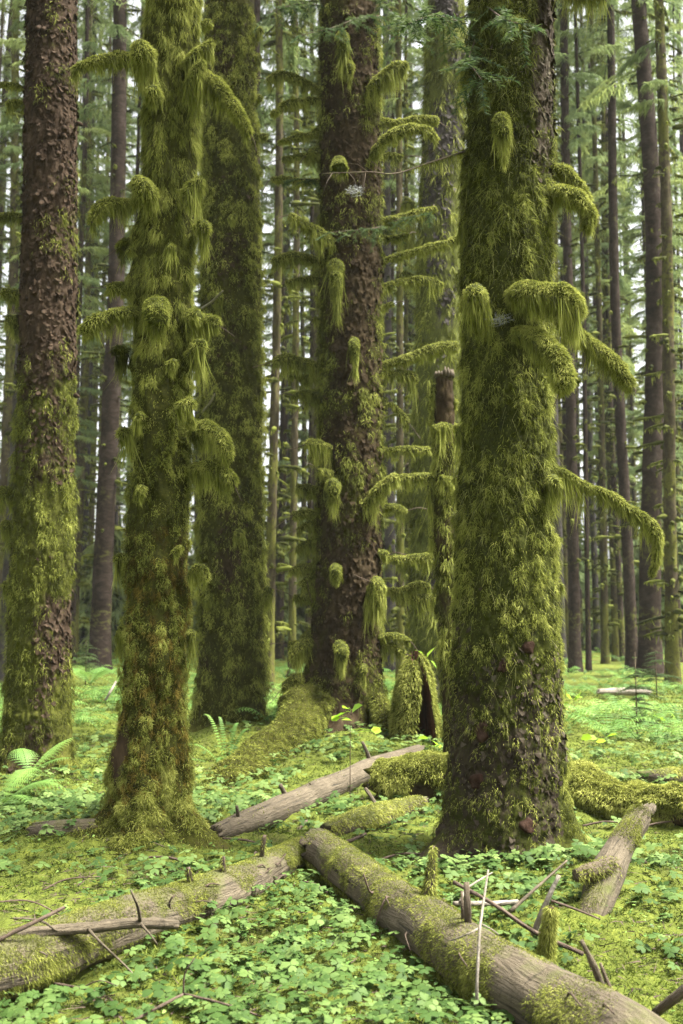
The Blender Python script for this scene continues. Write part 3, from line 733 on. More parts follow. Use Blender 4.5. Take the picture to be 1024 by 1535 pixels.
# --- mossy trunk behind the shaggy one
Y3 = 13.0
def mask3(th, z, q): return .76 + .7 * fbm(q * 2.0, 3, 33) + .15 * np.abs(np.cos(th))
T3 = Trunk('mossy_spruce', 'rough mossy trunk with few stubs, standing behind the shaggy left one', Y3,
           [(1125, 284, 404), (1080, 292, 400), (1000, 297, 399), (800, 299, 396), (600, 300, 394), (450, 301, 392), (300, 302, 388), (100, 305, 382), (0, 308, 376)],
           [(320, .12, .3, .2), (220, .12, .3, .2)], scaly(.036, 71, 15), mask3, bark='bark_dark', seg=140, dz=.024, ztop=9.4)
T3.coat(140000, (0, 9.2), .038, .0075, lift=.06, cellf=2.0, tint=(.25, .78), out=.55, droop=.6, wild=.8, clump=4.5)
flakes(T3, 14000, (0, 9), .042, 'bark_dark', .62)
b = lambda *a, **k: branch(T3, *a, **k)
for a in [([(378, 50), (394, 44)], [6, 6], [22, 16]), ([(380, 88), (392, 84)], [7, 6], [24, 20]), ([(382, 150), (393, 145)], [6, 6], [24, 18]), ([(384, 206), (402, 203)], [6, 5], [12, 10]),
          ([(386, 262), (393, 258)], [5, 5], [14, 12]), ([(386, 340), (392, 333)], [6, 6], [26, 22]), ([(390, 592), (393, 584)], [8, 7], [46, 36]), ([(384, 716, .3), (386, 706, .35)], [8, 6], [24, 18]),
          ([(396, 895, .2), (402, 886, .26), (408, 888, .26)], [9, 10, 6], [40, 46, 40]), ([(302, 250), (312, 246, .1)], [7, 7], [14, 10]), ([(296, 790), (304, 778, .1)], [8, 7], [40, 30]),
          ([(360, 802, .4), (358, 796, .46)], [8, 8], [20, 22]), ([(326, 460, .4), (330, 440, .5)], [6, 6], [22, 20]), ([(346, 330, .4), (352, 322, .46)], [6, 5], [18, 14]), ([(312, 900, .3), (318, 892, .36)], [7, 6], [30, 24]),
          ([(386, 480), (391, 474)], [6, 5], [30, 26])]: b(*a, name='branch_stub')
for pts in (((303, 462, .2), (318, 452, .5), (334, 436, .7)), ((304, 618, .2), (315, 604, .5), (322, 590, .6))):
    mb = MB(); p = resample([P(x, y, Y3 - d) for x, y, d in pts], .03); tube(mb, p, np.linspace(.018, .008, len(p)), 7); mb.build('dead_twig', MT['wood_pale'], T3.root, T3.loc)

# --- reddish brown trunk, left edge
Y1 = 10.4
def mask1(th, z, q):
    n = fbm(q * 1.8, 3, 43)
    return .62 * ss(5.0, 3.3, z) + .05 + .85 * n + .25 * ss(1.6, .5, z) - .45 * np.exp(-((z - 1.35) / .5) ** 2) * ss(radians(-100), radians(-60), np.where(th > pi, th - 2 * pi, th))
T1 = Trunk('mossy_spruce', 'reddish brown knobbly trunk with moss on its lower half, at left edge', Y1,
           [(1185, -8, 122), (1130, 2, 110), (1050, 8, 106), (900, 14, 108), (750, 20, 112), (600, 25, 114), (450, 30, 116), (300, 34, 117), (100, 38, 117), (0, 39, 117)],
           [(325, .12, .3, .2), (240, .1, .3, .2)], scaly(.026, 81, 19), mask1, bark='bark_red', seg=150, dz=.02, ztop=8.6)
T1.coat(110000, (0, 8.3), .032, .0065, lift=.04, cellf=2.0, tint= (.18, .62), out=.55, droop=.6, wild=.8, clump=5)
flakes(T1, 16000, (0, 8.3), .034, 'bark_red', .6)
b = lambda *a, **k: branch(T1, *a, **k)
for a in [([(40, 134), (20, 128), (0, 126)], [4, 5, 4], [8, 12, 10]), ([(40, 157), (22, 154), (10, 158)], [5, 8, 6], [28, 32, 24]), ([(38, 326), (18, 323), (-4, 326)], [5, 7, 7], [16, 22, 18]),
          ([(34, 445), (16, 440), (2, 440)], [6, 8, 7], [26, 26, 22]), ([(30, 490), (18, 482), (8, 482)], [9, 10, 7], [40, 40, 28]), ([(24, 750), (8, 738), (-6, 742)], [9, 11, 9], [40, 40, 30]),
          ([(20, 788), (2, 786)], [9, 9], [36, 30]), ([(14, 880), (4, 874)], [6, 6], [40, 34])]: b(*a)
for k in range(34):       # knots where branches dropped off
    y = rng.uniform(10, 620); x = 78 + rng.uniform(-36, 40)
    f = .36 * math.sqrt(max(.05, 1 - ((x - 78) / 40) ** 2))
    b([(x, y, f - .06), (x + (x - 78) * .12, y + 1, f + .02), (x + (x - 78) * .16, y + 3, f + .045)], [4.6, 3.6, 2.2], 0, name='knot', wood='bark_red', nofuzz=True, btint=0)

# --- grey mossy trunk in the gap right of the middle
Y6 = 17.5
T6 = Trunk('mossy_spruce', 'grey trunk hung with pale moss, half hidden behind the right foreground tree', Y6,
           [(1080, 606, 690), (1000, 612, 688), (800, 616, 690), (600, 620, 693), (400, 624, 694), (200, 632, 696), (0, 640, 698)], [(270, .1, .5, .3)],
           scaly(.02, 91, 14), lambda th, z, q: .5 + .8 * fbm(q * 1.5, 3, 93) + .4 * np.abs(np.cos(th)) ** 3, bark='bark_grey', seg=110, dz=.04, ztop=12.5, top=17)
flakes(T6, 9000, (0, 12), .06, 'bark_grey', .6)
T6.coat(30000, (0, 12), .11, .015, (.2, .65), .4, .7, clump=3)
for k in range(18):
    y = rng.uniform(30, 950); s_ = rng.choice([-1, 1]); xe = 655 + s_ * 34 - y * .012
    branch(T6, [(xe - s_ * 4, y + 3), (xe + s_ * 8, y), (xe + s_ * 16, y + 3)], [4, 5, 3], [40, 60, 40], name='branch_stub', ht=(.35, .75))

# --- broken snag and hollow stump
Y7 = 10.6
T7 = Trunk('broken_snag', 'slim dead trunk snapped off at the top, close left of right foreground tree', Y7,
           [(1150, 660, 694), (1100, 664, 692), (800, 650, 682), (600, 651, 681), (562, 652, 680)], [], scaly(.016, 101, 16),
           lambda th, z, q: .62 + .6 * fbm(q * 2.4, 3, 103) - .5 * ss(3.1, 3.5, z), bark='bark_dark', seg=60, dz=.02, top=0, ztop=zy(562, Y7), cat='dead tree', moss=.005)
ztp = zy(562, Y7)
mb = MB()
for k in range(16):
    a = k / 16 * 2 * pi; R = .085
    c = np.array([np.interp(ztp, T7.z, T7.xc) + R * cos(a), Y7 + R * sin(a), ztp - .03]); h = rng.uniform(.03, .1)
    tube(mb, np.array([c, c + [0, 0, h * .6], c + [0, 0, h]]), [.022, .017, .004], 5)
c = np.array([np.interp(ztp, T7.z, T7.xc), Y7, ztp - .06]); tube(mb, np.array([c, c + [0, 0, .06], c + [0, 0, .075]]), [.085, .08, .02], 14)
mb.build('splintered_top', MT['wood_brown'], T7.root, T7.loc)
T7.coat(14000, (0, 3.3), .05, .009, (.25, .7), .5, .7, clump=6)
for a in [([(655, 575), (648, 590), (646, 640)], [4, 5, 3], [20, 30, 40]), ([(680, 600), (684, 606)], [5, 6], [24, 30]), ([(676, 640, .1), (664, 638, .16), (648, 640, .18)], [5, 6, 5], [40, 60, 50]), ([(678, 636), (686, 640)], [5, 6], [60, 70]),
          ([(652, 720), (644, 718), (646, 760)], [4, 5, 3], [60, 70, 60]), ([(676, 720, .1), (660, 716, .16)], [6, 6], [60, 50]), ([(650, 810), (643, 806)], [5, 5], [40, 40]), ([(670, 890), (680, 884)], [6, 6], [60, 50])]:
    branch(T7, *a, name='branch_stub', ht=(.4, .8))

Ys = 11.6
st = thing('hollow_stump', 'old hollow stump draped in bright moss with reddish rotten wood inside', 'stump', G(624, 1118))
sl = np.array(st.location)
def stump_ring(z0, z1, n, seg, R, inner):
    zz = np.linspace(z0, z1, n); Z, U = np.meshgrid(zz, np.linspace(-1, 1, seg), indexing='ij'); f = (Z - z0) / (z1 - z0)
    T = radians(-62) + pi + U * (pi - .46 * (1 - f ** 1.5) - .04)
    topc = 1 - .06 - .10 * vnoise(np.stack([np.cos(T) * 3, np.sin(T) * 3, T * 0], -1), 5)
    Z = z0 + (Z - z0) * topc
    r = R * 1.08 * np.sqrt(np.clip(1 - .95 * f ** 2.6, .04, 1)) + .16 * R * fbm(np.stack([np.cos(T) * 2.4, np.sin(T) * 2.4, Z * 1.5], -1), 3, 111) + .03 * fbm(np.stack([np.cos(T) * 6, np.sin(T) * 6, Z * 3], -1), 2, 112)
    r = r - inner
    return np.stack([sl[0] + r * np.cos(T), sl[1] + .22 + r * np.sin(T), Z], -1), T
zb, zt_ = sl[2] - .1, P(624, 980, Ys)[2]
def grid_add(mb, v, tint, flip=False):
    n, m = v.shape[:2]; i = np.arange(n - 1)[:, None] * m; j = np.arange(m - 1)[None]
    q = np.stack([i + j, i + j + 1, i + m + j + 1, i + m + j], -1).reshape(-1, 4)
    mb.add(v, q[:, ::-1] if flip else q, None, tint, v.reshape(-1, 3)[:, [2, 0, 1]])
vo, To = stump_ring(zb, zt_, 60, 90, .24, 0); vi, _ = stump_ring(zb, zt_, 60, 90, .24, .045)
mb = MB(); grid_add(mb, vo, .8); so = mb.build('bark_shell', MT['bark_dark'], st, sl)
mb = MB(); grid_add(mb, vi, .0, True); rim = np.stack([vo[-1], vi[-1]]); grid_add(mb, rim, 0); grid_add(mb, np.stack([vo[:, 0], vi[:, 0]]), 0); grid_add(mb, np.stack([vo[:, -1], vi[:, -1]]), 0, True)
mb.build('rotten_heartwood', MT['wood_red'], st, sl)['label'] = 'dark reddish rotten wood inside the hollow'
nd = nrm(vo - np.array([sl[0], sl[1] + .22, 0]) * [1, 1, 0] - vo * [0, 0, 1]); nd = nrm(nd + np.array([0, 0, .3]))
mm = MB(); fuzz(mm, vo, nd, 16000, .045, .0085, (.4, .95), upbias=.6, wrap=False)
hanging(mm, vo[-1], np.full(90, .03), np.full(90, .30), 1600, .008, np.array([0, 1.0, 0]), (.4, .85)); mm.build('moss_coat', MT['moss'], so, sl)
for x0, x1 in ():
    mb = MB(); p, ex = resample([P(x0, 1060, Ys - .05), P((x0 + x1) / 2, 1095, Ys - .12), P(x1, 1128, Ys - .3)], .03, [[.05], [.045], [.02]])
    tube(mb, p, ex[:, 0], 9, lambda v, n, a, t: .02 * fbm(v * 9, 2, 3)); mb.build('root', MT['wood_brown'], st, sl)
# ------------------------------------------------------------------ forest floor
ys = np.concatenate([np.linspace(-40, 1.2, 22), 1.2 * np.exp(np.arange(1, 790) * .00735)])
un = np.linspace(-1, 1, 341); ux = np.array([1.3, 2, 3.5, 6, 12, 30])
u = np.concatenate([-ux[::-1], un, ux])
Yg, Ug = np.meshgrid(ys, u, indexing='ij')
Xg = Ug * .42 * (np.maximum(Yg, 1) + 2)
v = np.stack([Xg, Yg, gz(Xg, Yg)], -1)
n, m = v.shape[:2]; i = np.arange(n - 1)[:, None] * m; j = np.arange(m - 1)[None]
q = np.stack([i + j, i + j + 1, i + m + j + 1, i + m + j], -1).reshape(-1, 4)
mb = MB(); mb.add(v, q, None, .5); tag(mb.build('forest_floor', MT['floor']), kind='structure')

LOGSEG = []      # (a, b, radius): keep leaves out of the logs
def offlogs(p, pad=.02):
    k = np.ones(len(p), bool)
    for a, b, r in LOGSEG:
        d = (b - a)[:2]; t = np.clip(((p[:, :2] - a[:2]) @ d) / (d @ d), 0, 1)
        k &= np.linalg.norm(p[:, :2] - a[:2] - t[:, None] * d, axis=1) > r * .8 + pad
    for T, R in ((T1, .33), (T2, .27), (T3, .4), (T4, .42), (T5, .36)):
        k &= np.hypot(p[:, 0] - T.loc[0], p[:, 1] - T.Y) > R + pad
    return k

# ------------------------------------------------------------------ logs
def log(name, label, pts, rad, mat='wood', lump=.10, mossy=.35, film=.4, n=9000, L=.017, cat='log', seg=40, W=.0032, seed=1, group=None, t=(.22, .7), hangn=0, cover=.25):
    p, ex = resample(pts, .022, [[r] for r in rad]); r = ex[:, 0]
    p = p + np.stack([vnoise(np.stack([p[:, 1] * 2.2, p[:, 0] * 2.2 + seed, p[:, 0] * 0 + k], 1), 5) for k in range(3)], 1) * (r * .16)[:, None]
    r[0] *= .93; r[-1] *= .93
    base = p[len(p) // 2].copy(); base[2] -= r.mean()
    o = thing(name, label, cat, base, group)
    def dp(v, nd, al, th):
        return r[:, None] * (lump * fbm(v * 3.0 + seed, 3, seed) + .3 * lump * np.abs(fbm(v * 9 + seed, 2, seed + 1)) + .45 * lump * fbm(np.stack([al * 2, np.cos(th) * 3, np.sin(th) * 3], -1) + seed, 3, seed + 2)) + .004 * fbm(np.stack([al * 3, np.cos(th) * 12, np.sin(th) * 12], -1), 2, seed + 4)
    mb = MB(); nn = len(p)
    tubev = tube(mb, p, r, seg, dp, np.full(nn, film))
    v, nd, al = tubev
    # moss film thickest on the upper side
    tn = film * .55 + film * .9 * np.clip(nd[..., 2], -.4, 1) + .25 * fbm(v * 3, 2, seed + 6)
    mb.a[-1] = np.concatenate([tn.ravel(), [0, 0]])
    V = mb.v[-1].copy(); R3 = V[:nn * seg].reshape(nn, seg, 3); tg = frames(p)[0]; th = np.arange(seg) / seg * 2 * pi
    for e, sg in ((0, -1), (nn - 1, 1)):      # broken, ragged ends
        jag = r[e] * 1.5 * vnoise(np.stack([np.cos(th) * 2.2 + seed, np.sin(th) * 2.2, th * 0 + e], 1), seed) + r[e] * .7 * vnoise(np.stack([np.cos(th) * 7 + seed, np.sin(th) * 7, th * 0 + e], 1), seed + 1)
        for k in range(5):
            i = e + (k if sg < 0 else -k); f = (1 - k / 5) ** 1.5
            R3[i] += (jag * f)[:, None] * tg[e] * sg * .6
        V[nn * seg + (0 if sg < 0 else 1)] -= tg[e] * sg * r[e] * .5
    mb.v[-1] = V
    part = mb.build('trunk', MT[mat], o, base)
    mm = MB(); k = rng.integers(0, nn - 1, n); j = rng.integers(0, seg, n); f = rng.random((n, 1))
    f2 = rng.random((n, 1)); j2 = (j + 1) % seg; q = (v[k, j] * (1 - f) + v[k + 1, j] * f) * (1 - f2) + (v[k, j2] * (1 - f) + v[k + 1, j2] * f) * f2; d = nrm(nd[k, j] * (1 - f2) + nd[k, j2] * f2)
    keep = (.55 * d[:, 2] + 1.3 * fbm(q * 3, 3, seed + 7)) > rng.uniform(.05, .45, n) + (.5 - mossy)
    q, d = q[keep], d[keep]
    cl = fbm(q * 16, 2, 9)
    dd = d * .8 + rng.normal(size=q.shape) * .6; tt = rng.uniform(*t, len(q)) + .3 * cl
    blades(mm, q - d * .003, dd, L * rng.uniform(.5, 1.4, len(q)) * (1 + .5 * cl), W, .5, 2, tt - .1, tt + .12)
    if hangn:
        s = np.clip(nd[:, 0] * 0 + 1, 0, 1); th_side = nrm(np.cross(frames(p)[0], np.array([0, 0, 1.0])))
        for sg in (-1, 1):
            pe = p + sg * th_side * r[:, None] * .93; pe[:, 2] -= r * .3
            hanging(mm, pe, np.full(nn, .02), np.full(nn, .075) * (0.5 + fbm(p * 3, 2, seed + 8)).clip(0, 1.2), hangn, W, th_side, (.2, .6))
    if len(q) > 60: mm.build('moss_patch', MT['moss'], part, base)
    for a, b_ in zip(p[:-1:8], p[8::8]): LOGSEG.append((a, b_, float(r.mean())))
    return o, base, p, r

def stick(mb, pts, r0, r1, seg=7, wob=.10, tint=.0, step=.03):
    p = resample(pts, step); n = len(p); r = np.linspace(r0, r1, n)
    return tube(mb, p, r, seg, lambda v, nd, al, th: np.repeat(r[:, None], seg, 1) * wob * 3 * fbm(v * 30, 2, 7), tint)

def stub(o, base, pts, r0, r1, mat='twig', mossy=0, label=None, name='branch_stub'):
    mb = MB(); v, nd, al = stick(mb, pts, r0, r1, 9, .12); s_ = mb.build(name, MT[mat], o, base)
    if mossy:
        mm = MB(); fuzz(mm, v, nd, mossy, .022, .0045, (.35, .8)); mm.build('moss_patch', MT['moss'], s_, base)
    if label: s_['label'] = label
    return s_

def up_(p, z): return np.array(p) + [0, 0, z]

LG = lambda x, y, r: G(x, y, r * .8)
# right log
Q = lambda x, y, Y: P(x, y, Y)
oR, bR, pR, rR = log('fallen_log', 'long barkless log with patchy moss running to the bottom right corner', [Q(474, 1271, 6.55), Q(590, 1354, 5.45), Q(700, 1430, 4.65), Q(812, 1496, 4.12), Q(960, 1590, 3.62), Q(1100, 1690, 3.2)],
    [.112, .125, .135, .145, .15, .15], n=220000, seed=3, mossy=.50, hangn=3200, film=.36, lump=.16)
stub(oR, bR, [Q(702, 1402, 4.68), Q(701, 1360, 4.64), Q(699, 1322, 4.66)], .020, .012, 'wood_brown')
stub(oR, bR, [Q(697, 1396, 4.72), Q(693, 1360, 4.70), Q(692, 1336, 4.72)], .011, .005, 'wood_brown')
stub(oR, bR, [Q(914, 1512, 4.0), Q(896, 1462, 3.98), Q(872, 1410, 3.96)], .020, .007, 'wood')
stub(oR, bR, [Q(926, 1514, 4.0), Q(912, 1478, 3.96), Q(900, 1444, 3.95)], .016, .005, 'wood_brown')
stub(oR, bR, [Q(641, 1350, 5.1), Q(645, 1318, 5.1), Q(650, 1268, 5.12)], .040, .006, 'twig', 1800, 'moss covered pointed branch stub')
stub(oR, bR, [Q(570, 1322, 5.55), Q(556, 1338, 5.35), Q(545, 1310, 5.3)], .008, .004)
stub(oR, bR, [Q(596, 1360, 5.35), Q(580, 1345, 5.2), Q(566, 1378, 5.2), Q(562, 1400, 5.22)], .007, .003)
stub(oR, bR, [Q(455, 1262, 6.6), Q(452, 1284, 6.66), Q(462, 1296, 6.6)], .03, .02, 'wood_brown')
# left log
oL, bL, pL, rL = log('fallen_log', 'mossy log at the bottom left, broken twigs lying along it', [Q(-170, 1490, 4.0), Q(0, 1446, 4.32), Q(150, 1398, 4.85), Q(330, 1336, 5.7), Q(400, 1304, 6.2), Q(448, 1278, 6.75)],
    [.125, .125, .118, .115, .105, .09], n=220000, seed=8, mossy=.62, hangn=3200, film=.46, lump=.18)
for a in (((392, 1290, 6.1), (394, 1270, 6.08), (397, 1252, 6.08)), ((334, 1312, 5.68), (335, 1300, 5.66), (335, 1284, 5.66)), ((286, 1330, 5.45), (284, 1312, 5.42), (282, 1300, 5.42))):
    stub(oL, bL, [Q(*c) for c in a], .017, .010, 'twig', 200)
stub(oL, bL, [Q(356, 1320, 5.75), Q(357, 1350, 5.66), Q(358, 1385, 5.66)], .008, .004, 'wood')
stub(oL, bL, [Q(258, 1372, 5.15), Q(254, 1352, 5.12), Q(262, 1342, 5.12)], .006, .003)
for o_, b_, p_, r_, sd in ((oR, bR, pR, rR, 61), (oL, bL, pL, rL, 62)):      # fine dead rootlets and twigs clinging to them
    r = np.random.default_rng(sd)
    for k in range(9):
        i = int(r.uniform(.08, .85) * len(p_)); t_ = frames(p_)[0][i]; s_ = nrm(np.cross(t_, [0, 0, 1.0])) * r.choice([-1, 1]); a = r.uniform(-.2, 1.2)
        n_ = s_ * cos(a) + np.array([0, 0, sin(a)]); c = p_[i] + n_ * r_[i] * .97; L = r.uniform(.06, .2)
        stub(o_, b_, [c - n_ * .01, c + n_ * .03 + t_ * L * .3 + [0, 0, -.01], c + n_ * r.uniform(.01, .06) + t_ * L * r.choice([-1, 1]) + [0, 0, -.4 * L]], .0045, .002)
# diagonal grey log behind
oB, bB, pB, rB = log('fallen_log', 'smooth grey barkless log slanting up right behind, below the buttress root', [LG(322, 1252, .05), LG(400, 1222, .09), LG(480, 1188, .11), LG(560, 1152, .13), LG(626, 1130, .16)],
    [.058, .092, .098, .10, .085], n=6000, seed=14, mossy=.08, film=.10, lump=.08, W=.006)
for (x, y), (dx, dy), r in (((430, 1206), (-10, -30), .026), ((556, 1148), (-13, -36), .026), ((352, 1236), (3, -28), .020), ((462, 1190), (3, -16), .015)):
    c = pB[np.argmin(np.hypot(to_px(pB)[0] - x, to_px(pB)[1] - y))]; e = P(x + dx, y + dy, c[1] - .05)
    stub(oB, bB, [c, (c + e) / 2 + [.01, 0, 0], e], r, r * .5, 'wood')
# small ones
log('fallen_log', 'short yellow mossy log just beyond the far end of the right log', [LG(490, 1248, .07), LG(545, 1232, .09), LG(590, 1216, .09), LG(630, 1206, .08)], [.06, .085, .08, .07], n=16000, seed=21, mossy=.62, film=.6, W=.006, L=.025, t=(.5, .95))
log('moss_log', 'log swallowed by bright green moss, between stump and right foreground tree', [LG(566, 1172, .17), LG(610, 1168, .18), LG(660, 1166, .18), LG(720, 1166, .18)], [.16, .19, .19, .17], 'bark_dark', n=60000, seed=24, mossy=.95, film=.9, W=.007, L=.028, lump=.4, t=(.35, .9))
log('moss_log', 'log swallowed by bright green moss, right of the right foreground tree', [LG(835, 1184, .1), LG(890, 1190, .14), LG(960, 1204, .13), LG(1060, 1216, .15)], [.13, .17, .14, .17], 'bark_dark', n=70000, seed=27, mossy=.95, film=.9, W=.007, L=.032, lump=.9, t=(.45, 1.0))
log('fallen_log', 'thin mossy log with dark underside near the right edge', [LG(962, 1166, .07), LG(1000, 1164, .08), LG(1080, 1160, .08)], [.055, .065, .07], n=9000, seed=31, mossy=.6, film=.6, W=.008, L=.03, t=(.5, .95))
log('fallen_log', 'short brown log with twigs, left of the shaggy tree foot', [LG(46, 1246, .06), LG(95, 1244, .075), LG(146, 1242, .08)], [.055, .066, .07], n=5000, seed=35, mossy=.25, film=.3, W=.006)
log('fallen_log', 'pale bare log lying far off in the green right clearing', [LG(896, 1036, .2), LG(935, 1037, .2), LG(975, 1038, .2)], [.05, .07, .06], n=200, seed=38, mossy=.0, film=.0, mat='wood_pale')
log('fallen_log', 'brown log end lying behind the diagonal grey log, beside the snag', [LG(624, 1142, .08), LG(650, 1142, .08), LG(672, 1143, .08)], [.07, .07, .07], n=500, seed=39, mossy=.1, film=.1)
# leaning broken trunk piece, right
o, bb, p_, r_ = log('leaning_log', 'leaning broken trunk piece with rough snapped top and mossy elbow, at right', [Q(876, 1408, 5.35), Q(894, 1360, 5.45), Q(908, 1318, 5.6), Q(930, 1272, 5.75), Q(962, 1222, 5.95)],
    [.082, .075, .088, .072, .066], 'wood', n=60000, seed=44, mossy=.50, film=.38, lump=.20)
stub(o, bb, [Q(915, 1300, 5.6), Q(890, 1306, 5.5), Q(862, 1312, 5.45)], .062, .03, 'wood_brown', 1500, 'broken mossy limb stub pointing left')
mb = MB()
for k in range(20):
    a = k / 20 * 2 * pi; c = p_[-1] + .052 * (cos(a) * np.array([1, 0, .3]) + sin(a) * np.array([0, 1, 0])) * rng.uniform(.4, 1.1); h = rng.uniform(.02, .10); d = nrm(p_[-1] - p_[-9])
    tube(mb, np.array([c - d * .04, c + d * h * .5, c + d * h]), [.022, .015, .003], 5)
mb.build('splintered_top', MT['wood'], o, bb)

# ------------------------------------------------------------------ loose sticks
def loose(name, label, parts, mat, cat='stick', group=None):
    """parts: lists of (points, r0, r1); the first is the stick, the rest its side twigs"""
    base = parts[0][0][0]
    mb = MB(); stick(mb, parts[0][0], parts[0][1], parts[0][2]); o = mb.build(name, MT[mat], None, base)
    tag(o, label, cat, group)
    for pts, a, c in parts[1:]:
        mb = MB(); stick(mb, pts, a, c, 6); mb.build('side_twig', MT[mat], o, base)
    return o
q_ = lambda *a: [Q(*c) for c in a]
loose('broken_branch', 'stout grey broken branch lying on top of the left log', [(q_((266, 1386, 4.72), (200, 1384, 4.62), (120, 1392, 4.5), (60, 1398, 4.42), (-10, 1412, 4.3)), .022, .026),
      (q_((210, 1380, 4.62), (207, 1360, 4.58), (196, 1334, 4.55)), .008, .004), (q_((212, 1386, 4.6), (226, 1402, 4.55), (236, 1416, 4.54)), .006, .003), (q_((86, 1396, 4.44), (60, 1380, 4.38), (20, 1376, 4.3)), .006, .003),
      (q_((132, 1392, 4.5), (150, 1412, 4.45), (190, 1450, 4.5), (216, 1480, 4.45)), .007, .003), (q_((40, 1402, 4.38), (48, 1420, 4.34), (72, 1432, 4.34)), .006, .003)], 'wood', 'branch')
loose('dead_stick', 'dark pointed stick tilted over the left log at the left edge', [(q_((-8, 1412, 4.25), (40, 1388, 4.3), (97, 1360, 4.38)), .010, .007), (q_((-5, 1352, 4.6), (50, 1352, 4.7), (110, 1384, 4.75)), .004, .003)], 'twig')
loose('dead_twig', 'forked pale twig on the leaf carpet at the bottom, left of centre', [(q_((200, 1530, 4.05), (245, 1506, 4.12), (275, 1490, 4.2)), .006, .006), (q_((275, 1490, 4.2), (340, 1506, 4.1), (410, 1530, 3.98)), .006, .003), (q_((275, 1490, 4.2), (277, 1460, 4.2), (292, 1436, 4.2)), .0045, .002)], 'twig', 'twig')
loose('dead_twig', 'thin dark twig on the ground below the left log', [(q_((80, 1474, 4.4), (140, 1486, 4.3), (190, 1512, 4.2)), .006, .004), (q_((120, 1482, 4.35), (150, 1470, 4.3), (176, 1478, 4.3)), .003, .002)], 'twig', 'twig')
loose('dead_stick', 'thin pale forked stick standing upright against the right log', [(q_((716, 1540, 4.2), (715, 1480, 4.16), (719, 1400, 4.22), (722, 1372, 4.3), (732, 1304, 4.4)), .0075, .0042), (q_((721, 1385, 4.26), (740, 1395, 4.2), (748, 1402, 4.2)), .004, .002), (q_((720, 1390, 4.26), (702, 1400, 4.2), (676, 1410, 4.3)), .0045, .0025)], 'wood_pale')
loose('dead_stick', 'thick bleached stick leaning beside the mossy stake', [(q_((800, 1402, 4.95), (815, 1362, 4.9), (838, 1312, 4.9)), .014, .010)], 'wood_pale')
loose('dead_stick', 'long brown stick slanting up behind the bleached stick', [(q_((765, 1366, 5.15), (805, 1330, 5.25), (850, 1290, 5.4)), .009, .005)], 'wood')
loose('dead_stick', 'dark knotty stick crossing behind the pale upright stick', [(q_((680, 1322, 5.1), (738, 1354, 5.0), (800, 1396, 4.9), (874, 1430, 4.75)), .009, .010), (q_((826, 1350, 5.0), (860, 1362, 5.0), (900, 1378, 5.0)), .006, .004)], 'twig')
loose('mossy_stake', 'short green moss covered stake beside the right log', [(q_((818, 1432, 4.75), (822, 1395, 4.72), (826, 1360, 4.72)), .028, .016)], 'bark_dark', 'stake')
o = bpy.data.objects['mossy_stake']
mm = MB(); mb2 = MB(); v, nd, al = stick(mb2, q_((818, 1432, 4.75), (822, 1395, 4.72), (826, 1360, 4.72)), .028, .016, 9)
fuzz(mm, v, nd, 4200, .026, .0042, (.45, .9), upbias=.6); mm.build('moss_coat', MT['moss'], o, Q(818, 1432, 4.75))
loose('dead_stick', 'split grey stick poking in at the bottom right corner', [(q_((982, 1520, 3.95), (1005, 1500, 3.9), (1040, 1476, 3.85)), .016, .02)], 'wood')
loose('dead_stick', 'pale stick lying in moss at the foot of the right tree', [(q_((680, 1354, 5.1), (735, 1354, 5.2), (776, 1352, 5.3)), .010, .012), (q_((690, 1352, 5.1), (700, 1332, 5.2), (738, 1308, 5.3)), .007, .004)], 'wood_pale')
loose('dead_twig', 'thin twig beside the left foot of the shaggy tree', [(q_((64, 1334, 5.9), (100, 1318, 6.0), (150, 1314, 6.0)), .005, .003)], 'twig', 'twig')
loose('dead_twig', 'slim twig lying between the left log and diagonal log', [(q_((330, 1256, 7.0), (380, 1262, 6.9), (412, 1284, 6.7)), .007, .005)], 'twig', 'twig')
loose('dead_stick', 'short dark stick lying near the small yellow mossy log', [(q_((505, 1268, 7.0), (530, 1258, 7.1), (548, 1250, 7.2)), .014, .010)], 'twig')
loose('dead_stick', 'curved pale stick arching over the small yellow mossy log', [(q_((548, 1182, 8.4), (560, 1200, 8.3), (580, 1232, 8.1)), .016, .010)], 'wood')
loose('dead_stick', 'thin brown stick on moss in front of buttress root', [(q_((434, 1252, 7.4), (448, 1242, 7.5), (460, 1230, 7.6)), .012, .008)], 'twig')
loose('dead_stick', 'white stick leaning in the green clearing left of the shaggy tree', [(q_((158, 1050, 17), (166, 1036, 17), (174, 1022, 17.2)), .022, .018)], 'wood_pale')
for k, (x, y, a) in enumerate(((600, 1285, 30), (420, 1320, 80), (250, 1290, 160), (470, 1330, 120), (905, 1236, 5), (1000, 1236, 2))):
    g = G(x, y, .03); d = np.array([cos(radians(a)), sin(radians(a)) * .6, .06]) * .16
    loose('dead_twig', ['small twig on the moss right of the right log far end', 'small twig leaning on the inner side of the left log', 'small twig on the moss at the shaggy tree foot', 'small twig among leaves where the two near logs meet',
                        'small twig under the moss swallowed log at right', 'small dark twig on the ground near the right edge'][k], [([g - d, g + [0, 0, .02], g + d], .008, .005)], 'twig', 'twig')

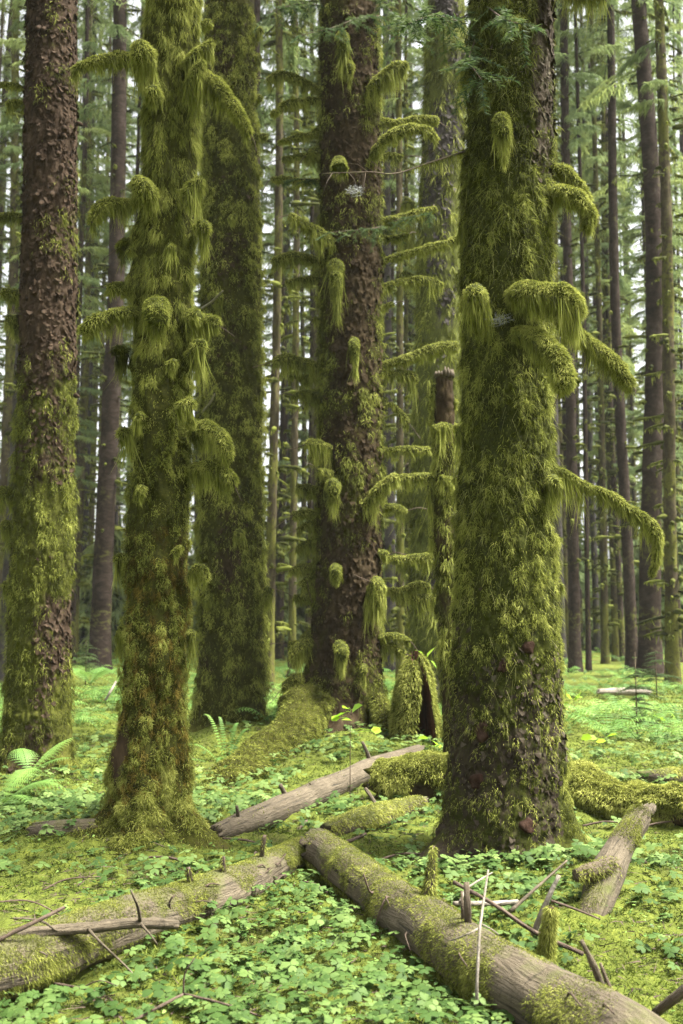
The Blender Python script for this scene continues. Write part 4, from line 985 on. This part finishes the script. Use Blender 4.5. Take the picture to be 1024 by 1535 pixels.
# ------------------------------------------------------------------ ground cover (nobody could count it)
def field(n, y0, y1, half=.40, pw=1.0):
    """ground points, about evenly spread as seen from the path"""
    y = y0 * (y1 / y0) ** (rng.random(n) ** pw); x = rng.uniform(-1, 1, n) * (half * y + .5)
    return x, y
n = 320000
x, y = field(n, 2.6, 24)
p = np.stack([x, y, gz(x, y)], 1)
cl = fbm(p * 9, 2, 51); big = fbm(p * 1.6, 3, 52)
k = (cl * .5 + big * .6 + rng.normal(size=n) * .12 > -.14) & offlogs(p, -.03); p, cl, y = p[k], cl[k], y[k]; big = big[k]
d = np.stack([rng.normal(size=len(p)) * .8, rng.normal(size=len(p)) * .8, np.full(len(p), .8)], 1)
tt = .40 + .30 * cl + .30 * big + rng.normal(size=len(p)) * .14
mm = MB(); blades(mm, p - [0, 0, .005], d, (.026 + .002 * y) * rng.uniform(.5, 1.5, len(p)) * (1 + .5 * cl), .0032 + .00055 * y, .25, 2, tt - .15, tt + .15)
tag(mm.build('moss_carpet', MT['carpet']), kind='stuff')

def leaf_template(kind):
    V, Q_ = [], []
    if kind == 3:
        for a in (90, 214, 326):
            c, s_ = cos(radians(a)), sin(radians(a)); o = len(V)
            L2 = [(.04, 0, 0), (.32, .40, -.02), (.74, .52, -.10), (1.0, .24, -.14), (.86, 0, -.04), (.45, 0, .02), (1.0, -.24, -.14), (.74, -.52, -.10), (.32, -.40, -.02)]
            V += [(px * c - py * s_, px * s_ + py * c, pz) for px, py, pz in L2]
            Q_ += [(o, o + 5, o + 2, o + 1), (o + 5, o + 4, o + 3, o + 2), (o, o + 8, o + 7, o + 5), (o + 5, o + 7, o + 6, o + 4)]
    else:
        L2 = [(0, 0, 0), (.35, .34, .05), (.8, .26, -.02), (1.15, 0, -.12), (.8, -.26, -.02), (.35, -.34, .05), (.6, 0, -.03)]
        V = L2; Q_ = [(0, 6, 2, 1), (6, 6, 3, 2), (0, 5, 4, 6), (6, 4, 3, 3)]; Q_ = [(0, 6, 2, 1), (0, 5, 4, 6)]; V = L2
        Q_ += [(6, 4, 3, 2)]
    return np.array(V, float), np.array(Q_)

def leaves(mb, p, size, kind=3, tilt=.25, tint=None, yaw=None):
    V, q = leaf_template(kind); n = len(p)
    ya = rng.uniform(0, 2 * pi, n) if yaw is None else yaw
    nz = nrm(np.stack([rng.normal(size=n) * tilt, rng.normal(size=n) * tilt - .12, np.ones(n)], 1))
    e1 = np.stack([np.cos(ya), np.sin(ya), np.zeros(n)], 1); e1 = nrm(e1 - nz * (e1 * nz).sum(1, keepdims=True)); e2 = np.cross(nz, e1)
    S_ = np.broadcast_to(size, (n,))[:, None, None]
    W = V[None] * (1 + .12 * rng.normal(size=(n, len(V), 1)))
    v = p[:, None] + S_ * (W[..., :1] * e1[:, None] + W[..., 1:2] * e2[:, None] + W[..., 2:] * nz[:, None])
    t = (rng.random(n) if tint is None else tint)[:, None] + rng.normal(size=(n, len(V))) * .04
    mb.add(v.reshape(-1, 3), (np.arange(n)[:, None, None] * len(V) + q[None]).reshape(-1, 4), None, t.ravel())

def carpet(n, y0, y1, thr, s0, h, kinds=3, keepf=None, seedn=53, tl=(.25, .8)):
    x, y = field(n, y0, y1); p = np.stack([x, y, gz(x, y)], 1)
    dn = fbm(p * np.array([1.2, 1.2, 0]), 3, seedn) + .35 * fbm(p * 5, 2, seedn + 1)
    if keepf is not None: dn = dn + keepf(x, y)
    k = (dn > thr + rng.normal(size=n) * .10) & offlogs(p, .03); p, y = p[k], y[k]
    hh = h * rng.uniform(.35, 1.3, len(p)); top = p + np.stack([rng.normal(size=len(p)) * .02, rng.normal(size=len(p)) * .02, hh], 1)
    mb = MB(); sz = s0 * rng.uniform(.4, 1.3, len(p))
    leaves(mb, top, sz, kinds, .28, rng.uniform(*tl, len(p)))
    blades(mb, p, top - p, hh, .0028, 0, 2, .25, .3)
    return mb
# twigs, needles and bits of bark lying about
n = 20000; x, y = field(n, 2.7, 14); p = np.stack([x, y, gz(x, y) + .012], 1); k = fbm(p * 1.5, 2, 58) + rng.normal(size=n) * .2 > .0; p = p[k]
d = np.stack([rng.normal(size=len(p)), rng.normal(size=len(p)), rng.normal(size=len(p)) * .12 + .05], 1)
mm = MB(); blades(mm, p, d, rng.uniform(.02, .10, len(p)) * rng.uniform(.4, 1.6, len(p)), rng.uniform(.003, .008, len(p)), .05, 2, rng.random(len(p)) * .5)
tag(mm.build('forest_litter', MT['twig']), kind='stuff')
bot = lambda x, y: .95 * ss(5.9, 4.3, y) * ss(.95, .25, np.abs(x - .02 - .06 * (y - 4))) - .22 * ss(.2, 1.2, x) * ss(8, 5, y) - .05
mb = carpet(10500, 2.7, 9, .03, .035, .055, 3, bot)
tag(mb.build('leaf_carpet', MT['leaf']), kind='stuff')
mb = carpet(9000, 2.7, 10, -.1, .018, .03, 1, None, 61, (.2, 1.0))
tag(mb.build('seedling_carpet', MT['fern']), kind='stuff')
mb = carpet(18000, 6.2, 30, .03, .043, .07, 3, lambda x, y: .12 * ss(8, 12, y) - .1, 57, (.3, 1.0))
tag(mb.build('leaf_carpet', MT['leaf']), kind='stuff')

# ------------------------------------------------------------------ ferns, seedlings, saplings
def frond(mb, base, yaw, length, rise, droop, npin=15, wid=.22, tint=.5, sub=True, lean=0.0):
    t = np.linspace(0, 1, 26); h = np.array([cos(yaw), sin(yaw), 0]); sd = np.array([-sin(yaw), cos(yaw), 0])
    p = base + np.outer(length * (t * .92), h) + np.outer(rise * np.sin(t * pi * .55) - droop * t ** 2.2, [0, 0, 1])
    tube(mb, p, np.linspace(.006, .0015, 26) * (length / .8), 4, None, tint * .8, ends=False)
    tg = nrm(np.gradient(p, axis=0)); s_ = np.linspace(.14, .99, npin)
    A, D, L = [], [], []
    for k in range(npin):
        c = np.array([np.interp(s_[k], t, p[:, i]) for i in range(3)]); g = np.array([np.interp(s_[k], t, tg[:, i]) for i in range(3)])
        ll = wid * length * min(1, 3.0 * (s_[k] - .06)) * (1 - s_[k]) ** .62 * 1.5
        for sg in (-1, 1):
            d = nrm(sd * sg + g * .35 + np.array([0, 0, -.12 + lean * sg]))
            A.append(c); D.append(d); L.append(ll)
    A, D, L = np.array(A), np.array(D), np.array(L); up = nrm(np.cross(np.repeat(tg[[int(x * 25) for x in s_]], 2, 0), D)); 
    if not sub:
        blades(mb, A, D, L, length * .034, .25, 2, tint, tint + .15, axis=up + rng.normal(size=up.shape) * .15)
    else:
        B, E, F_, Ax = [], [], [], []
        for m_ in range(len(A)):
            k = 9; f = np.linspace(.06, .97, k)
            for sg in (-1, 1):
                c = A[m_] + np.outer(f * L[m_], D[m_]) + np.outer(-.18 * L[m_] * f ** 2, [0, 0, 1])
                B.append(c); e = nrm(np.cross(up[m_], D[m_]) * sg + D[m_] * .5); E.append(np.tile(e, (k, 1))); F_.append(L[m_] * .20 * (1.05 - f)); Ax.append(np.tile(up[m_], (k, 1)))
        B, E, F_, Ax = np.concatenate(B), np.concatenate(E), np.concatenate(F_), np.concatenate(Ax)
        blades(mb, B, E, F_ + .003, np.maximum(F_ * .6, .006), .1, 2, tint - .05, tint + .12, axis=Ax)
        blades(mb, A, D, L, .005, .18, 2, tint, tint, axis=up)

def fern(label, loc, fronds, name='fern', mat='fern', sub=True, group=None):
    o = thing(name, label, 'fern', loc, group)
    for f in fronds:
        mb = MB(); frond(mb, np.asarray(loc, float), *f[:4], **dict(dict(sub=sub), **f[4])); mb.build('frond', MT[mat], o, loc)
    return o
R_ = radians
fern('airy fern with wide flat fronds at the left edge before the reddish tree', P(-6, 1216, 8.6) , [(R_(20), .55, .26, .05, dict(wid=.36, tint=.62)), (R_(-12), .62, .16, .06, dict(wid=.34, tint=.55)), (R_(5), .62, .34, .20, dict(wid=.36, tint=.7)),
     (R_(60), .5, .36, .1, dict(wid=.36, tint=.75)), (R_(-40), .5, .22, .1, dict(wid=.34, tint=.6)), (R_(150), .5, .3, .1, dict(wid=.34, tint=.5))])
fern('fern with one paler frond, low before the reddish left tree', P(42, 1160, 9.2), [(R_(35), .42, .22, -.06, dict(wid=.36, tint=.85)), (R_(120), .36, .22, .05, dict(wid=.36, tint=.6)), (R_(-5), .40, .14, .0, dict(wid=.3, tint=.6))])  # first frond is tinted paler than the others
gf = G(345, 1160) 
gf = P(340, 1158, 11.2)
fern('upright sword fern between the mossy back trunk and buttress root', gf, [(R_(a), L, r, d, dict(wid=.11, tint=t, npin=24)) for a, L, r, d, t in ((150, .35, .62, .05, .75), (120, .25, .55, 0, .55), (40, .34, .50, .1, .45), (20, .5, .46, .1, .45), (70, .3, .52, .05, .5), (185, .5, .36, .1, .6), (210, .6, .2, .05, .5), (0, .55, .36, .2, .35), (260, .4, .25, .1, .55), (-40, .45, .25, .1, .5))], 'sword_fern')
fern('bluish fern right of the mossy back trunk, behind buttress root', P(400, 1096, 13.2), [(R_(a), L, r, .15, dict(wid=.15, tint=t, npin=20)) for a, L, r, t in ((170, .6, .3, .4), (120, .6, .5, .35), (60, .6, .4, .4), (10, .6, .3, .5), (-50, .6, .2, .45), (220, .6, .25, .5))], 'sword_fern')
fern('pale fern patch plant left of the shaggy tree, in the clearing', P(135, 1025, 19), [(R_(a), .9, .4, .25, dict(wid=.28, tint=t, npin=16)) for a, t in ((20, .7), (80, .5), (140, .6), (200, .8), (260, .7), (320, .6))])
fern('low fern at the right edge of the clearing', P(985, 1120, 13), [(R_(a), .7, .25, .2, dict(wid=.28, tint=t, npin=16)) for a, t in ((10, .6), (70, .5), (150, .7), (200, .8), (260, .6), (320, .7))])

# fern and herb undergrowth of the clearing: too many to count
mb = MB()
for k in range(520):
    yy = 12.5 * (48 / 12.5) ** rng.random(); xx = rng.uniform(-1, 1) * (.40 * yy + 1)
    pp = np.array([xx, yy, float(gz(xx, yy))])
    if not offlogs(pp[None], .25)[0]: continue
    nf = rng.integers(4, 7); t0 = rng.uniform(.2, .8); sz = rng.uniform(.5, 1.05)
    for a in range(nf): frond(mb, pp, a / nf * 2 * pi + rng.uniform(0, 1), .62 * sz, .34 * sz, .14 * sz, npin=11, wid=.26, tint=t0 + rng.uniform(-.1, .15), sub=False)
tag(mb.build('fern_undergrowth', MT['fern']), kind='stuff')

def sapling(label, foot, top, leafs, mat='yleaf', stemr=.004, cat='sapling', size=.05, bend=0):
    foot = np.asarray(foot, float); top = np.asarray(top, float)
    o = thing('sapling', label, cat, foot)
    mb = MB(); p = resample([foot, (foot + top) / 2 + [bend, 0, 0], top], .03); tube(mb, p, np.linspace(stemr, stemr * .6, len(p)), 5, None, .1)
    st_ = mb.build('stem', MT['twig'], o, foot)
    for x, y, dd, sz, yaw in leafs:
        c = P(x, y, foot[1] - dd); mb = MB()
        leaves(mb, c[None], np.array([sz * 1.25]), 1, .75, np.array([rng.random()]), np.array([R_(yaw)]))
        mb.build('leaf', MT[mat], o, foot)
        mb = MB(); i = np.argmin(np.linalg.norm(p - c, axis=1) + 3 * np.maximum(0, p[:, 2] - c[2])); tube(mb, np.array([p[i], (p[i] + c) / 2 + [0, 0, .01], c]), [.002, .0018, .0012], 4); mb.build('leaf_stalk', MT[mat], st_, foot)
    return o
sapling('slim sapling with bright yellow green leaves before the buttress tree', P(525, 1205, 8.4), P(525, 1062, 8.4), [(522, 1062, 0, .075, 110), (528, 1064, .03, .085, -30), (518, 1068, .02, .085, 175), (510, 1076, .02, .07, 190), (512, 1079, .05, .06, -20), (556, 1094, .0, .08, 20), (561, 1096, .04, .075, -60)], size=.06)
sapling('small bright seedling in front of the hollow stump', P(648, 1138, 11), P(645, 1108, 11), [(642, 1106, 0, .08, 140), (648, 1110, 0, .09, 30), (643, 1118, .03, .06, 200), (651, 1118, .03, .06, -20)])
sapling('seedling with bright leaves behind the hollow stump', P(640, 1040, 13.4), P(636, 985, 13.4), [(632, 977, 0, .13, 100), (640, 985, 0, .12, 20), (628, 984, .05, .11, 200), (646, 990, .05, .09, -20)])
sapling('dark stemmed sapling left of the pale one in the right clearing', P(903, 1166, 11.4), P(904, 1110, 11.4), [(896, 1108, 0, .10, 160), (888, 1106, .05, .1, 190), (910, 1104, 0, .09, 20), (893, 1112, .1, .09, -20)])
sapling('sapling with one large yellow leaf in the right clearing', P(936, 1160, 12), P(930, 1126, 12), [(922, 1132, 0, .13, 200), (930, 1126, .05, .11, 20)])
sapling('seedling with lime leaves close to the right edge', P(1010, 1110, 15), P(1008, 1082, 15), [(1002, 1084, 0, .15, 190), (1014, 1084, 0, .15, 10), (1008, 1077, .05, .13, 90)])
sapling('lime green seedling in the far right clearing beside the big trunk', P(862, 1070, 16), P(860, 1050, 16), [(852, 1052, 0, .14, 190), (862, 1052, 0, .14, 10), (866, 1046, .05, .12, 60), (856, 1046, .05, .12, 120)])

def firling(label, foot, h, w, seed):
    o = thing('young_conifer', label, 'young tree', foot); r = np.random.default_rng(seed)
    mb = MB(); tube(mb, np.array([foot, foot + [0, 0, h * .5], foot + [0, 0, h]]), [.014, .010, .003], 6); mb.build('trunk', MT['twig'], o, foot)
    mb = MB()
    for k in range(26):
        f = r.uniform(.42, .98); a = r.uniform(0, 2 * pi); L = w * (1.15 - f) * r.uniform(.7, 1.2)
        s_ = np.linspace(0, 1, 14); d = np.array([cos(a), sin(a), 0])
        c = foot + np.array([0, 0, h * f]) + np.outer(s_ * L, d) + np.outer(.05 * L * s_ - .22 * L * s_ ** 2, [0, 0, 1])
        tube(mb, c, np.linspace(.005, .0015, 14), 3, None, .1, ends=False)
        m_ = 90; u_ = r.random(m_); q0 = np.stack([np.interp(u_, s_, c[:, i]) for i in range(3)], 1); side = np.array([-sin(a), cos(a), 0])
        dd = side * r.choice([-1, 1], m_)[:, None] + d * .6 + r.normal(size=(m_, 3)) * .2
        blades(mb, q0, dd, L * .26 * (1.1 - u_), .009, .1, 2, r.uniform(.4, .75), .8)
    mb.build('crown', MT['needle'], o, foot); return o
firling('young conifer with airy flat boughs in front of the brown right trunk', P(957, 1166, 13.5), 1.55, .75, 1)
firling('small conifer seedling behind the pale far log', P(985, 1056, 20), 1.0, .9, 2)
firling('small conifer seedling left of the shaggy tree in the clearing', P(128, 1030, 21), .9, .8, 3)
# ------------------------------------------------------------------ the forest behind
def spray(mb, base, a, L, drop, n, r, w, ln, t):
    """a drooping conifer bough with its needle twigs"""
    s_ = np.linspace(0, 1, 9); d = np.array([cos(a), sin(a), 0])
    c = base + np.outer(s_ * L, d) + np.outer(.10 * L * s_ - drop * s_ ** 1.8, [0, 0, 1])
    tube(mb, c, np.linspace(.035, .008, 9) * (.4 + L * .2), 4, None, .05, ends=False)
    u_ = r.random(n) ** .75; q0 = np.stack([np.interp(u_, s_, c[:, i]) for i in range(3)], 1)
    side = np.array([-sin(a), cos(a), 0])
    sg = r.choice([-1, 1], n)[:, None]
    dd = side * sg * r.uniform(.3, 1.0, (n, 1)) + d * .55 + np.array([0, 0, -.45]) + r.normal(size=(n, 3)) * .28
    # second order: twigs start some way out along side shoots
    off = r.random((n, 1)) * L * .34 * (1.05 - u_)[:, None]
    q1 = q0 + nrm(side * sg * .8 + d * .55 + np.array([0, 0, -.25])) * off
    blades(mb, q1, dd, ln * r.uniform(.5, 1.4, n), w * r.uniform(.6, 1.3, n), .5, 2, t + r.normal(size=n) * .12, t + .1)

PROTO = {}
def proto(kind, variant):
    key = (kind, variant)
    if key in PROTO: return PROTO[key]
    r = np.random.default_rng(hash(kind) % 1 + 100 + variant * 7 + {'bare': 1, 'mossy': 2, 'grey': 3, 'leafy': 4}[kind] * 50)
    H = 40.0; z = np.concatenate([np.arange(-.6, 22, .12), np.arange(22, H, 1.0)])
    sway = np.stack([.25 * vnoise(np.stack([z * .09, z * 0 + variant, z * 0], 1), 3), .25 * vnoise(np.stack([z * .09, z * 0 + variant + 9, z * 0], 1), 4), z], 1); sway[:, :2] -= sway[5, :2]
    rad = .25 * (1 - z / H * .72) + .10 * np.exp(-np.maximum(z, 0) / .5)
    mb = MB(); amp = {'bare': .022, 'mossy': .06, 'grey': .015, 'leafy': .02}[kind]
    tint = {'bare': .12, 'mossy': .45, 'grey': .25, 'leafy': .3}[kind]
    v, nd, al = tube(mb, sway, rad, 26, lambda v, n_, a, t: amp * fbm(v * np.array([7, 7, 4]), 3, variant), tint=tint + .3 * vnoise(sway * 1.3, 8) + .25 * np.exp(-np.maximum(z, 0) / 1.2))
    mats = {'bare': 'bark_purple', 'mossy': 'bark_far_moss', 'grey': 'bark_grey', 'leafy': 'bark_purple'}
    me_t = mb.build('trunk', MT[mats[kind]])
    at = lambda h: (np.array([np.interp(h, z, sway[:, i]) for i in range(3)]), np.interp(h, z, rad))
    cr = MB(); lo, nst = {'bare': (3, 80), 'mossy': (1.0, 210), 'grey': (3, 90), 'leafy': (3, 70)}[kind]
    for k in range(nst):         # dead side branches, sleeved in moss on the mossy kind
        h = lo + (24 - lo) * r.random() ** 1.1; c, rr = at(h); a = r.uniform(0, 2 * pi); L = r.uniform(.10, .95) * r.uniform(.25, 1); d = np.array([cos(a), sin(a), 0])
        n_ = 5; s_ = np.linspace(0, 1, n_); pp = c + np.outer(rr * .7 + s_ * L, d) + np.outer(.12 * L * s_ * r.uniform(-1, 1) - .1 * L * s_ ** 2, [0, 0, 1])
        fat = r.uniform(.018, .055) if kind == 'mossy' else r.uniform(.015, .05)
        tube(cr, pp, fat * np.array([.8, 1.0, 1.0, .9, .45]) * (1 + .3 * r.normal(size=5)).clip(.5, 1.5), 6, None, .12 + .35 * r.random())
        hanging(cr, pp, np.full(n_, fat), np.full(n_, r.uniform(.05, .35)), int(40 * L) + 8, .03, np.array([d[1], -d[0], 0]), (.25, .6))
    cw = cr; cw.mi = 1; h0, nb, ll = {'bare': (15, 32, 2.3), 'mossy': (13, 32, 2.0), 'grey': (13, 32, 2.3), 'leafy': (7.0, 64, 2.3)}[kind]
    for k in range(nb):
        h = h0 + (H - h0) * (k + r.random()) / nb; c, rr = at(h); f = (h - h0) / (H - h0)
        L = ll * r.uniform(.55, 1.25) * (1 - .55 * f) * (.6 + 1.2 * min(.4, f + .1))
        spray(cw, c, r.uniform(0, 2 * pi), L, L * r.uniform(.2, .6), 240, r, .034, .20, r.uniform(.25, .7))
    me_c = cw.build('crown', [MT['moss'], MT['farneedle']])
    PROTO[key] = [(o.name.split('.')[0], o.data) for o in (me_t, me_c)]
    for o in (me_t, me_c): bpy.data.objects.remove(o)
    return PROTO[key]

BG = []
def bgtree(x, Y, R, kind, variant, hs=1.0, note=None, rot=None):
    g = float(gz(x, Y, False)); BG.append(dict(x=x, Y=Y, R=R, kind=kind, px=to_px(np.array([x, Y, 3.0]))[0], note=note))
    o = bpy.data.objects.new('forest_tree', None); COL.objects.link(o); o.location = (x, Y, g)
    s_ = R / .235; o.scale = (s_, s_, hs * 1.0); o.rotation_euler = (0, 0, rng.uniform(0, 6.28) if rot is None else rot)
    o['category'] = 'tree'; BG[-1]['o'] = o
    for nm, me in proto(kind, variant):
        c = bpy.data.objects.new(nm, me); COL.objects.link(c); c.parent = o
        if nm == 'crown': k = (1 / s_) ** .8; c.scale = (k, k, 1)

def atx(px, Y): return P(px, 925, Y)[0]
# the ones one can point at: (pixel x at eye level, width in pixels, depth, kind, variant)
for i, (px, w, Y, kind, va) in enumerate([(14, 27, 25, 'grey', 0), (151, 31, 28, 'bare', 0), (973, 33, 27, 'bare', 1), (1006, 20, 24, 'mossy', 0), (404, 15, 22, 'mossy', 1), (438, 12, 26, 'mossy', 2), (462, 9, 34, 'bare', 0), (415, 15, 38, 'grey', 1),
        (600, 13, 24, 'mossy', 0), (586, 17, 31, 'grey', 0), (840, 15, 33, 'grey', 1), (861, 18, 30, 'bare', 1), (881, 8, 30, 'bare', 0), (894, 10, 40, 'grey', 0), (906, 11, 34, 'mossy', 1), (922, 11, 36, 'mossy', 2), (946, 18, 30, 'bare', 0), (932, 9, 44, 'grey', 1),
        (988, 9, 40, 'mossy', 0), (1020, 10, 42, 'mossy', 1), (122, 10, 40, 'grey', 1), (133, 8, 46, 'mossy', 2), (112, 12, 36, 'mossy', 1), (172, 9, 44, 'grey', 0), (870, 7, 44, 'mossy', 0), (852, 6, 50, 'bare', 1), (955, 8, 48, 'mossy', 2), (572, 9, 44, 'bare', 1)]):
    bgtree(atx(px, Y), Y, M(w, Y) / 2 * .93, kind, va)
r9 = np.random.default_rng(77)
for k in range(64):
    Y = 30 * (85 / 30) ** r9.random(); x = r9.uniform(-.345, .345) * Y
    if min(abs(x - t['x']) + .35 * abs(Y - t['Y']) for t in BG) < .9: continue
    kind = ['leafy', 'mossy', 'bare', 'grey', 'bare', 'mossy'][r9.integers(0, 6)]
    bgtree(x, Y, r9.uniform(.11, .26), kind, int(r9.integers(0, 3)), r9.uniform(.8, 1.1))
for px, Y in ((108, 34), (190, 40), (420, 36), (452, 44), (590, 38), (618, 48), (868, 42), (908, 46), (985, 38), (1015, 34), (930, 36)):
    bgtree(atx(px, Y), Y, .12, 'leafy', int(r9.integers(0, 3)), r9.uniform(.7, 1.0))
for k in range(70):
    Y = 36 * (80 / 36) ** r9.random(); x = r9.uniform(-.34, .34) * Y
    if min(abs(x - t['x']) + .2 * abs(Y - t['Y']) for t in BG) < .5: continue
    bgtree(x, Y, r9.uniform(.06, .14), ['mossy', 'bare', 'grey', 'mossy'][r9.integers(0, 4)], int(r9.integers(0, 3)), r9.uniform(.8, 1.1))
# labels: kind, depth and gap
GAPS = [(-400, 25, 'left of the reddish left edge tree'), (25, 115, 'behind the reddish left edge tree'), (115, 185, 'in the gap left of the shaggy tree'), (185, 295, 'behind the shaggy tree'), (295, 398, 'behind the mossy back trunk'),
        (398, 478, 'in the gap left of the buttress tree'), (478, 575, 'behind the buttress tree'), (575, 690, 'in the gap right of the buttress tree'), (690, 832, 'behind the right foreground tree'), (832, 905, 'just right of the right foreground tree'), (905, 965, 'in the right background'), (965, 2000, 'near the right edge')]
LOOK = {'bare': 'bare purplish brown', 'mossy': 'knobbly mossy', 'grey': 'grey barked', 'leafy': 'feathery green'}
ORD = ['first', 'second', 'third', 'fourth', 'fifth', 'sixth', 'seventh', 'eighth', 'ninth', 'tenth', 'eleventh', 'twelfth', 'thirteenth', 'fourteenth', 'fifteenth', 'sixteenth', 'seventeenth', 'eighteenth', 'nineteenth', 'twentieth', 'twenty first', 'twenty second', 'twenty third', 'twenty fourth']
for a, b_, where in GAPS:
    for kind in LOOK:
        L = sorted([t for t in BG if a <= t['px'] < b_ and t['kind'] == kind], key=lambda t: t['px'])
        for i, t in enumerate(L):
            t['o']['label'] = (LOOK[kind] + ' trunk ' + where) if len(L) == 1 else f"{LOOK[kind]} trunk {where}, {ORD[i]} such from the left"
            t['o']['group'] = 'forest trees in the background'
# beyond them the wood closes into one mass
def masswood(name, Y0, Y1, ntree, h0, h1, half, seed, perb=9):
    r = np.random.default_rng(seed); mb = MB()
    for k in range(ntree):
        Y = r.uniform(Y0, Y1); x = r.uniform(-half, half) * abs(Y); H = r.uniform(h0, h1); g = float(gz(x, Y, False)); c0 = np.array([x, Y, g])
        R = r.uniform(.1, .22); tube(mb, np.array([c0, c0 + [0, 0, H * .5], c0 + [0, 0, H]]), [R, R * .7, .03], 6, None, .02)
        lowc = r.choice([.02, .15, .35]) * H; nb = 46; t0 = r.uniform(.3, .75)
        hs = np.sort(r.uniform(lowc, H, nb)); 
        for h in hs:
            L = (1.15 - h / H) * 2.6 * r.uniform(.5, 1.2) + .3
            spray(mb, c0 + [0, 0, h], r.uniform(0, 2 * pi), L, L * .4, 34, r, .13, .55, t0 + r.uniform(-.12, .12))
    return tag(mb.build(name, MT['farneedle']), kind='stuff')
masswood('distant_woodland', 66, 105, 36, 14, 34, .48, 5)
# low regrowth at the far edge of the clearing
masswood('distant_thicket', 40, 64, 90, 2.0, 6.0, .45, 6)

# ------------------------------------------------------------------ cobwebs
def web(label, c, w, h, Y):
    c = np.asarray(c, float); mb = MB()
    for k in range(22):
        a = rng.uniform(0, 2 * pi); b_ = a + rng.uniform(1.2, 3.5)
        f = lambda a, s=1: c + s * np.array([cos(a) * w, rng.normal() * .03, -.35 * h + .5 * h * sin(a)])
        p0, p1 = f(a), f(b_, rng.uniform(.4, 1)); m_ = (p0 + p1) / 2 + [0, 0, -.25 * h * rng.random()]
        tube(mb, np.array([p0, m_, p1]), .0008 * Y / 8, 3, None, .5, ends=False)
    tag(mb.build('cobweb', MT['web'], None, c), label, 'cobweb')
web('grey cobweb on the dark middle trunk, under the bare twig', P(532, 280, T4.Y - .55), .12, .12, 12)
web('grey cobweb on the right foreground trunk, between mossy stubs', P(748, 472, T5.Y - .33), .10, .08, 7)
# ------------------------------------------------------------------ light, air, camera
w = bpy.data.worlds.new('World'); S.world = w; w.use_nodes = True
nt = w.node_tree; bg = nt.nodes['Background']
sky = nt.nodes.new('ShaderNodeTexSky'); sky.sky_type = 'NISHITA'; sky.sun_disc = False
EL, AZ = radians(62), radians(97)
sky.sun_elevation = EL; sky.sun_rotation = AZ; sky.air_density = 1.0; sky.dust_density = 4.0; sky.ozone_density = .6
hs = nt.nodes.new('ShaderNodeHueSaturation'); hs.inputs['Saturation'].default_value = .12
nt.links.new(sky.outputs[0], hs.inputs['Color']); nt.links.new(hs.outputs[0], bg.inputs[0]); bg.inputs[1].default_value = .065
sun = bpy.data.lights.new('sun', 'SUN'); sun.energy = 3.4; sun.angle = radians(18); sun.color = (1, .97, .91)
so_ = bpy.data.objects.new('sun', sun); COL.objects.link(so_)
from mathutils import Vector
dv = Vector((sin(AZ) * cos(EL), cos(AZ) * cos(EL), sin(EL)))
so_.rotation_euler = dv.to_track_quat('Z', 'Y').to_euler(); so_.location = dv * 60

cam = bpy.data.cameras.new('camera'); co = bpy.data.objects.new('camera', cam); COL.objects.link(co)
cam.sensor_fit = 'VERTICAL'; cam.sensor_height = 36; cam.sensor_width = 24; cam.lens = FPX / 1535 * 36
co.location = (0, 0, HCAM); co.rotation_euler = (pi / 2 + PIT, 0, 0); cam.clip_end = 2000; cam.clip_start = .05
cam.dof.use_dof = True; cam.dof.focus_distance = 6.3; cam.dof.aperture_fstop = 3.0
S.camera = co
S.view_settings.view_transform = 'Standard'; S.view_settings.look = 'None'; S.view_settings.gamma = 1; S.view_settings.use_curve_mapping = False
S.view_settings.exposure = EXPO
cy = S.cycles
cy.max_bounces = 6; cy.diffuse_bounces = 4; cy.glossy_bounces = 2; cy.transmission_bounces = 4; cy.transparent_max_bounces = 4; cy.volume_bounces = 0
cy.caustics_reflective = False; cy.caustics_refractive = False

# the damp air between the trees
def haze_box():
    x0, x1, y0, y1, z0, z1 = -70, 70, -3, 120, -2.5, 46
    v = [(x, y, z) for z in (z0, z1) for y in (y0, y1) for x in (x0, x1)]
    f = [(0, 2, 3, 1), (4, 5, 7, 6), (0, 1, 5, 4), (2, 6, 7, 3), (0, 4, 6, 2), (1, 3, 7, 5)]
    me = bpy.data.meshes.new('haze'); me.from_pydata(v, [], f); o = bpy.data.objects.new('haze', me); COL.objects.link(o); o['kind'] = 'stuff'
    m, nt, N, L = newmat('haze'); pv = N.new('ShaderNodeVolumePrincipled'); pv.inputs['Color'].default_value = (.93, .96, .93, 1); pv.inputs['Density'].default_value = HAZE
    o_ = N.new('ShaderNodeOutputMaterial'); L.new(pv.outputs[0], o_.inputs['Volume']); me.materials.append(m)
HAZE = .0003
if HAZE: haze_box()
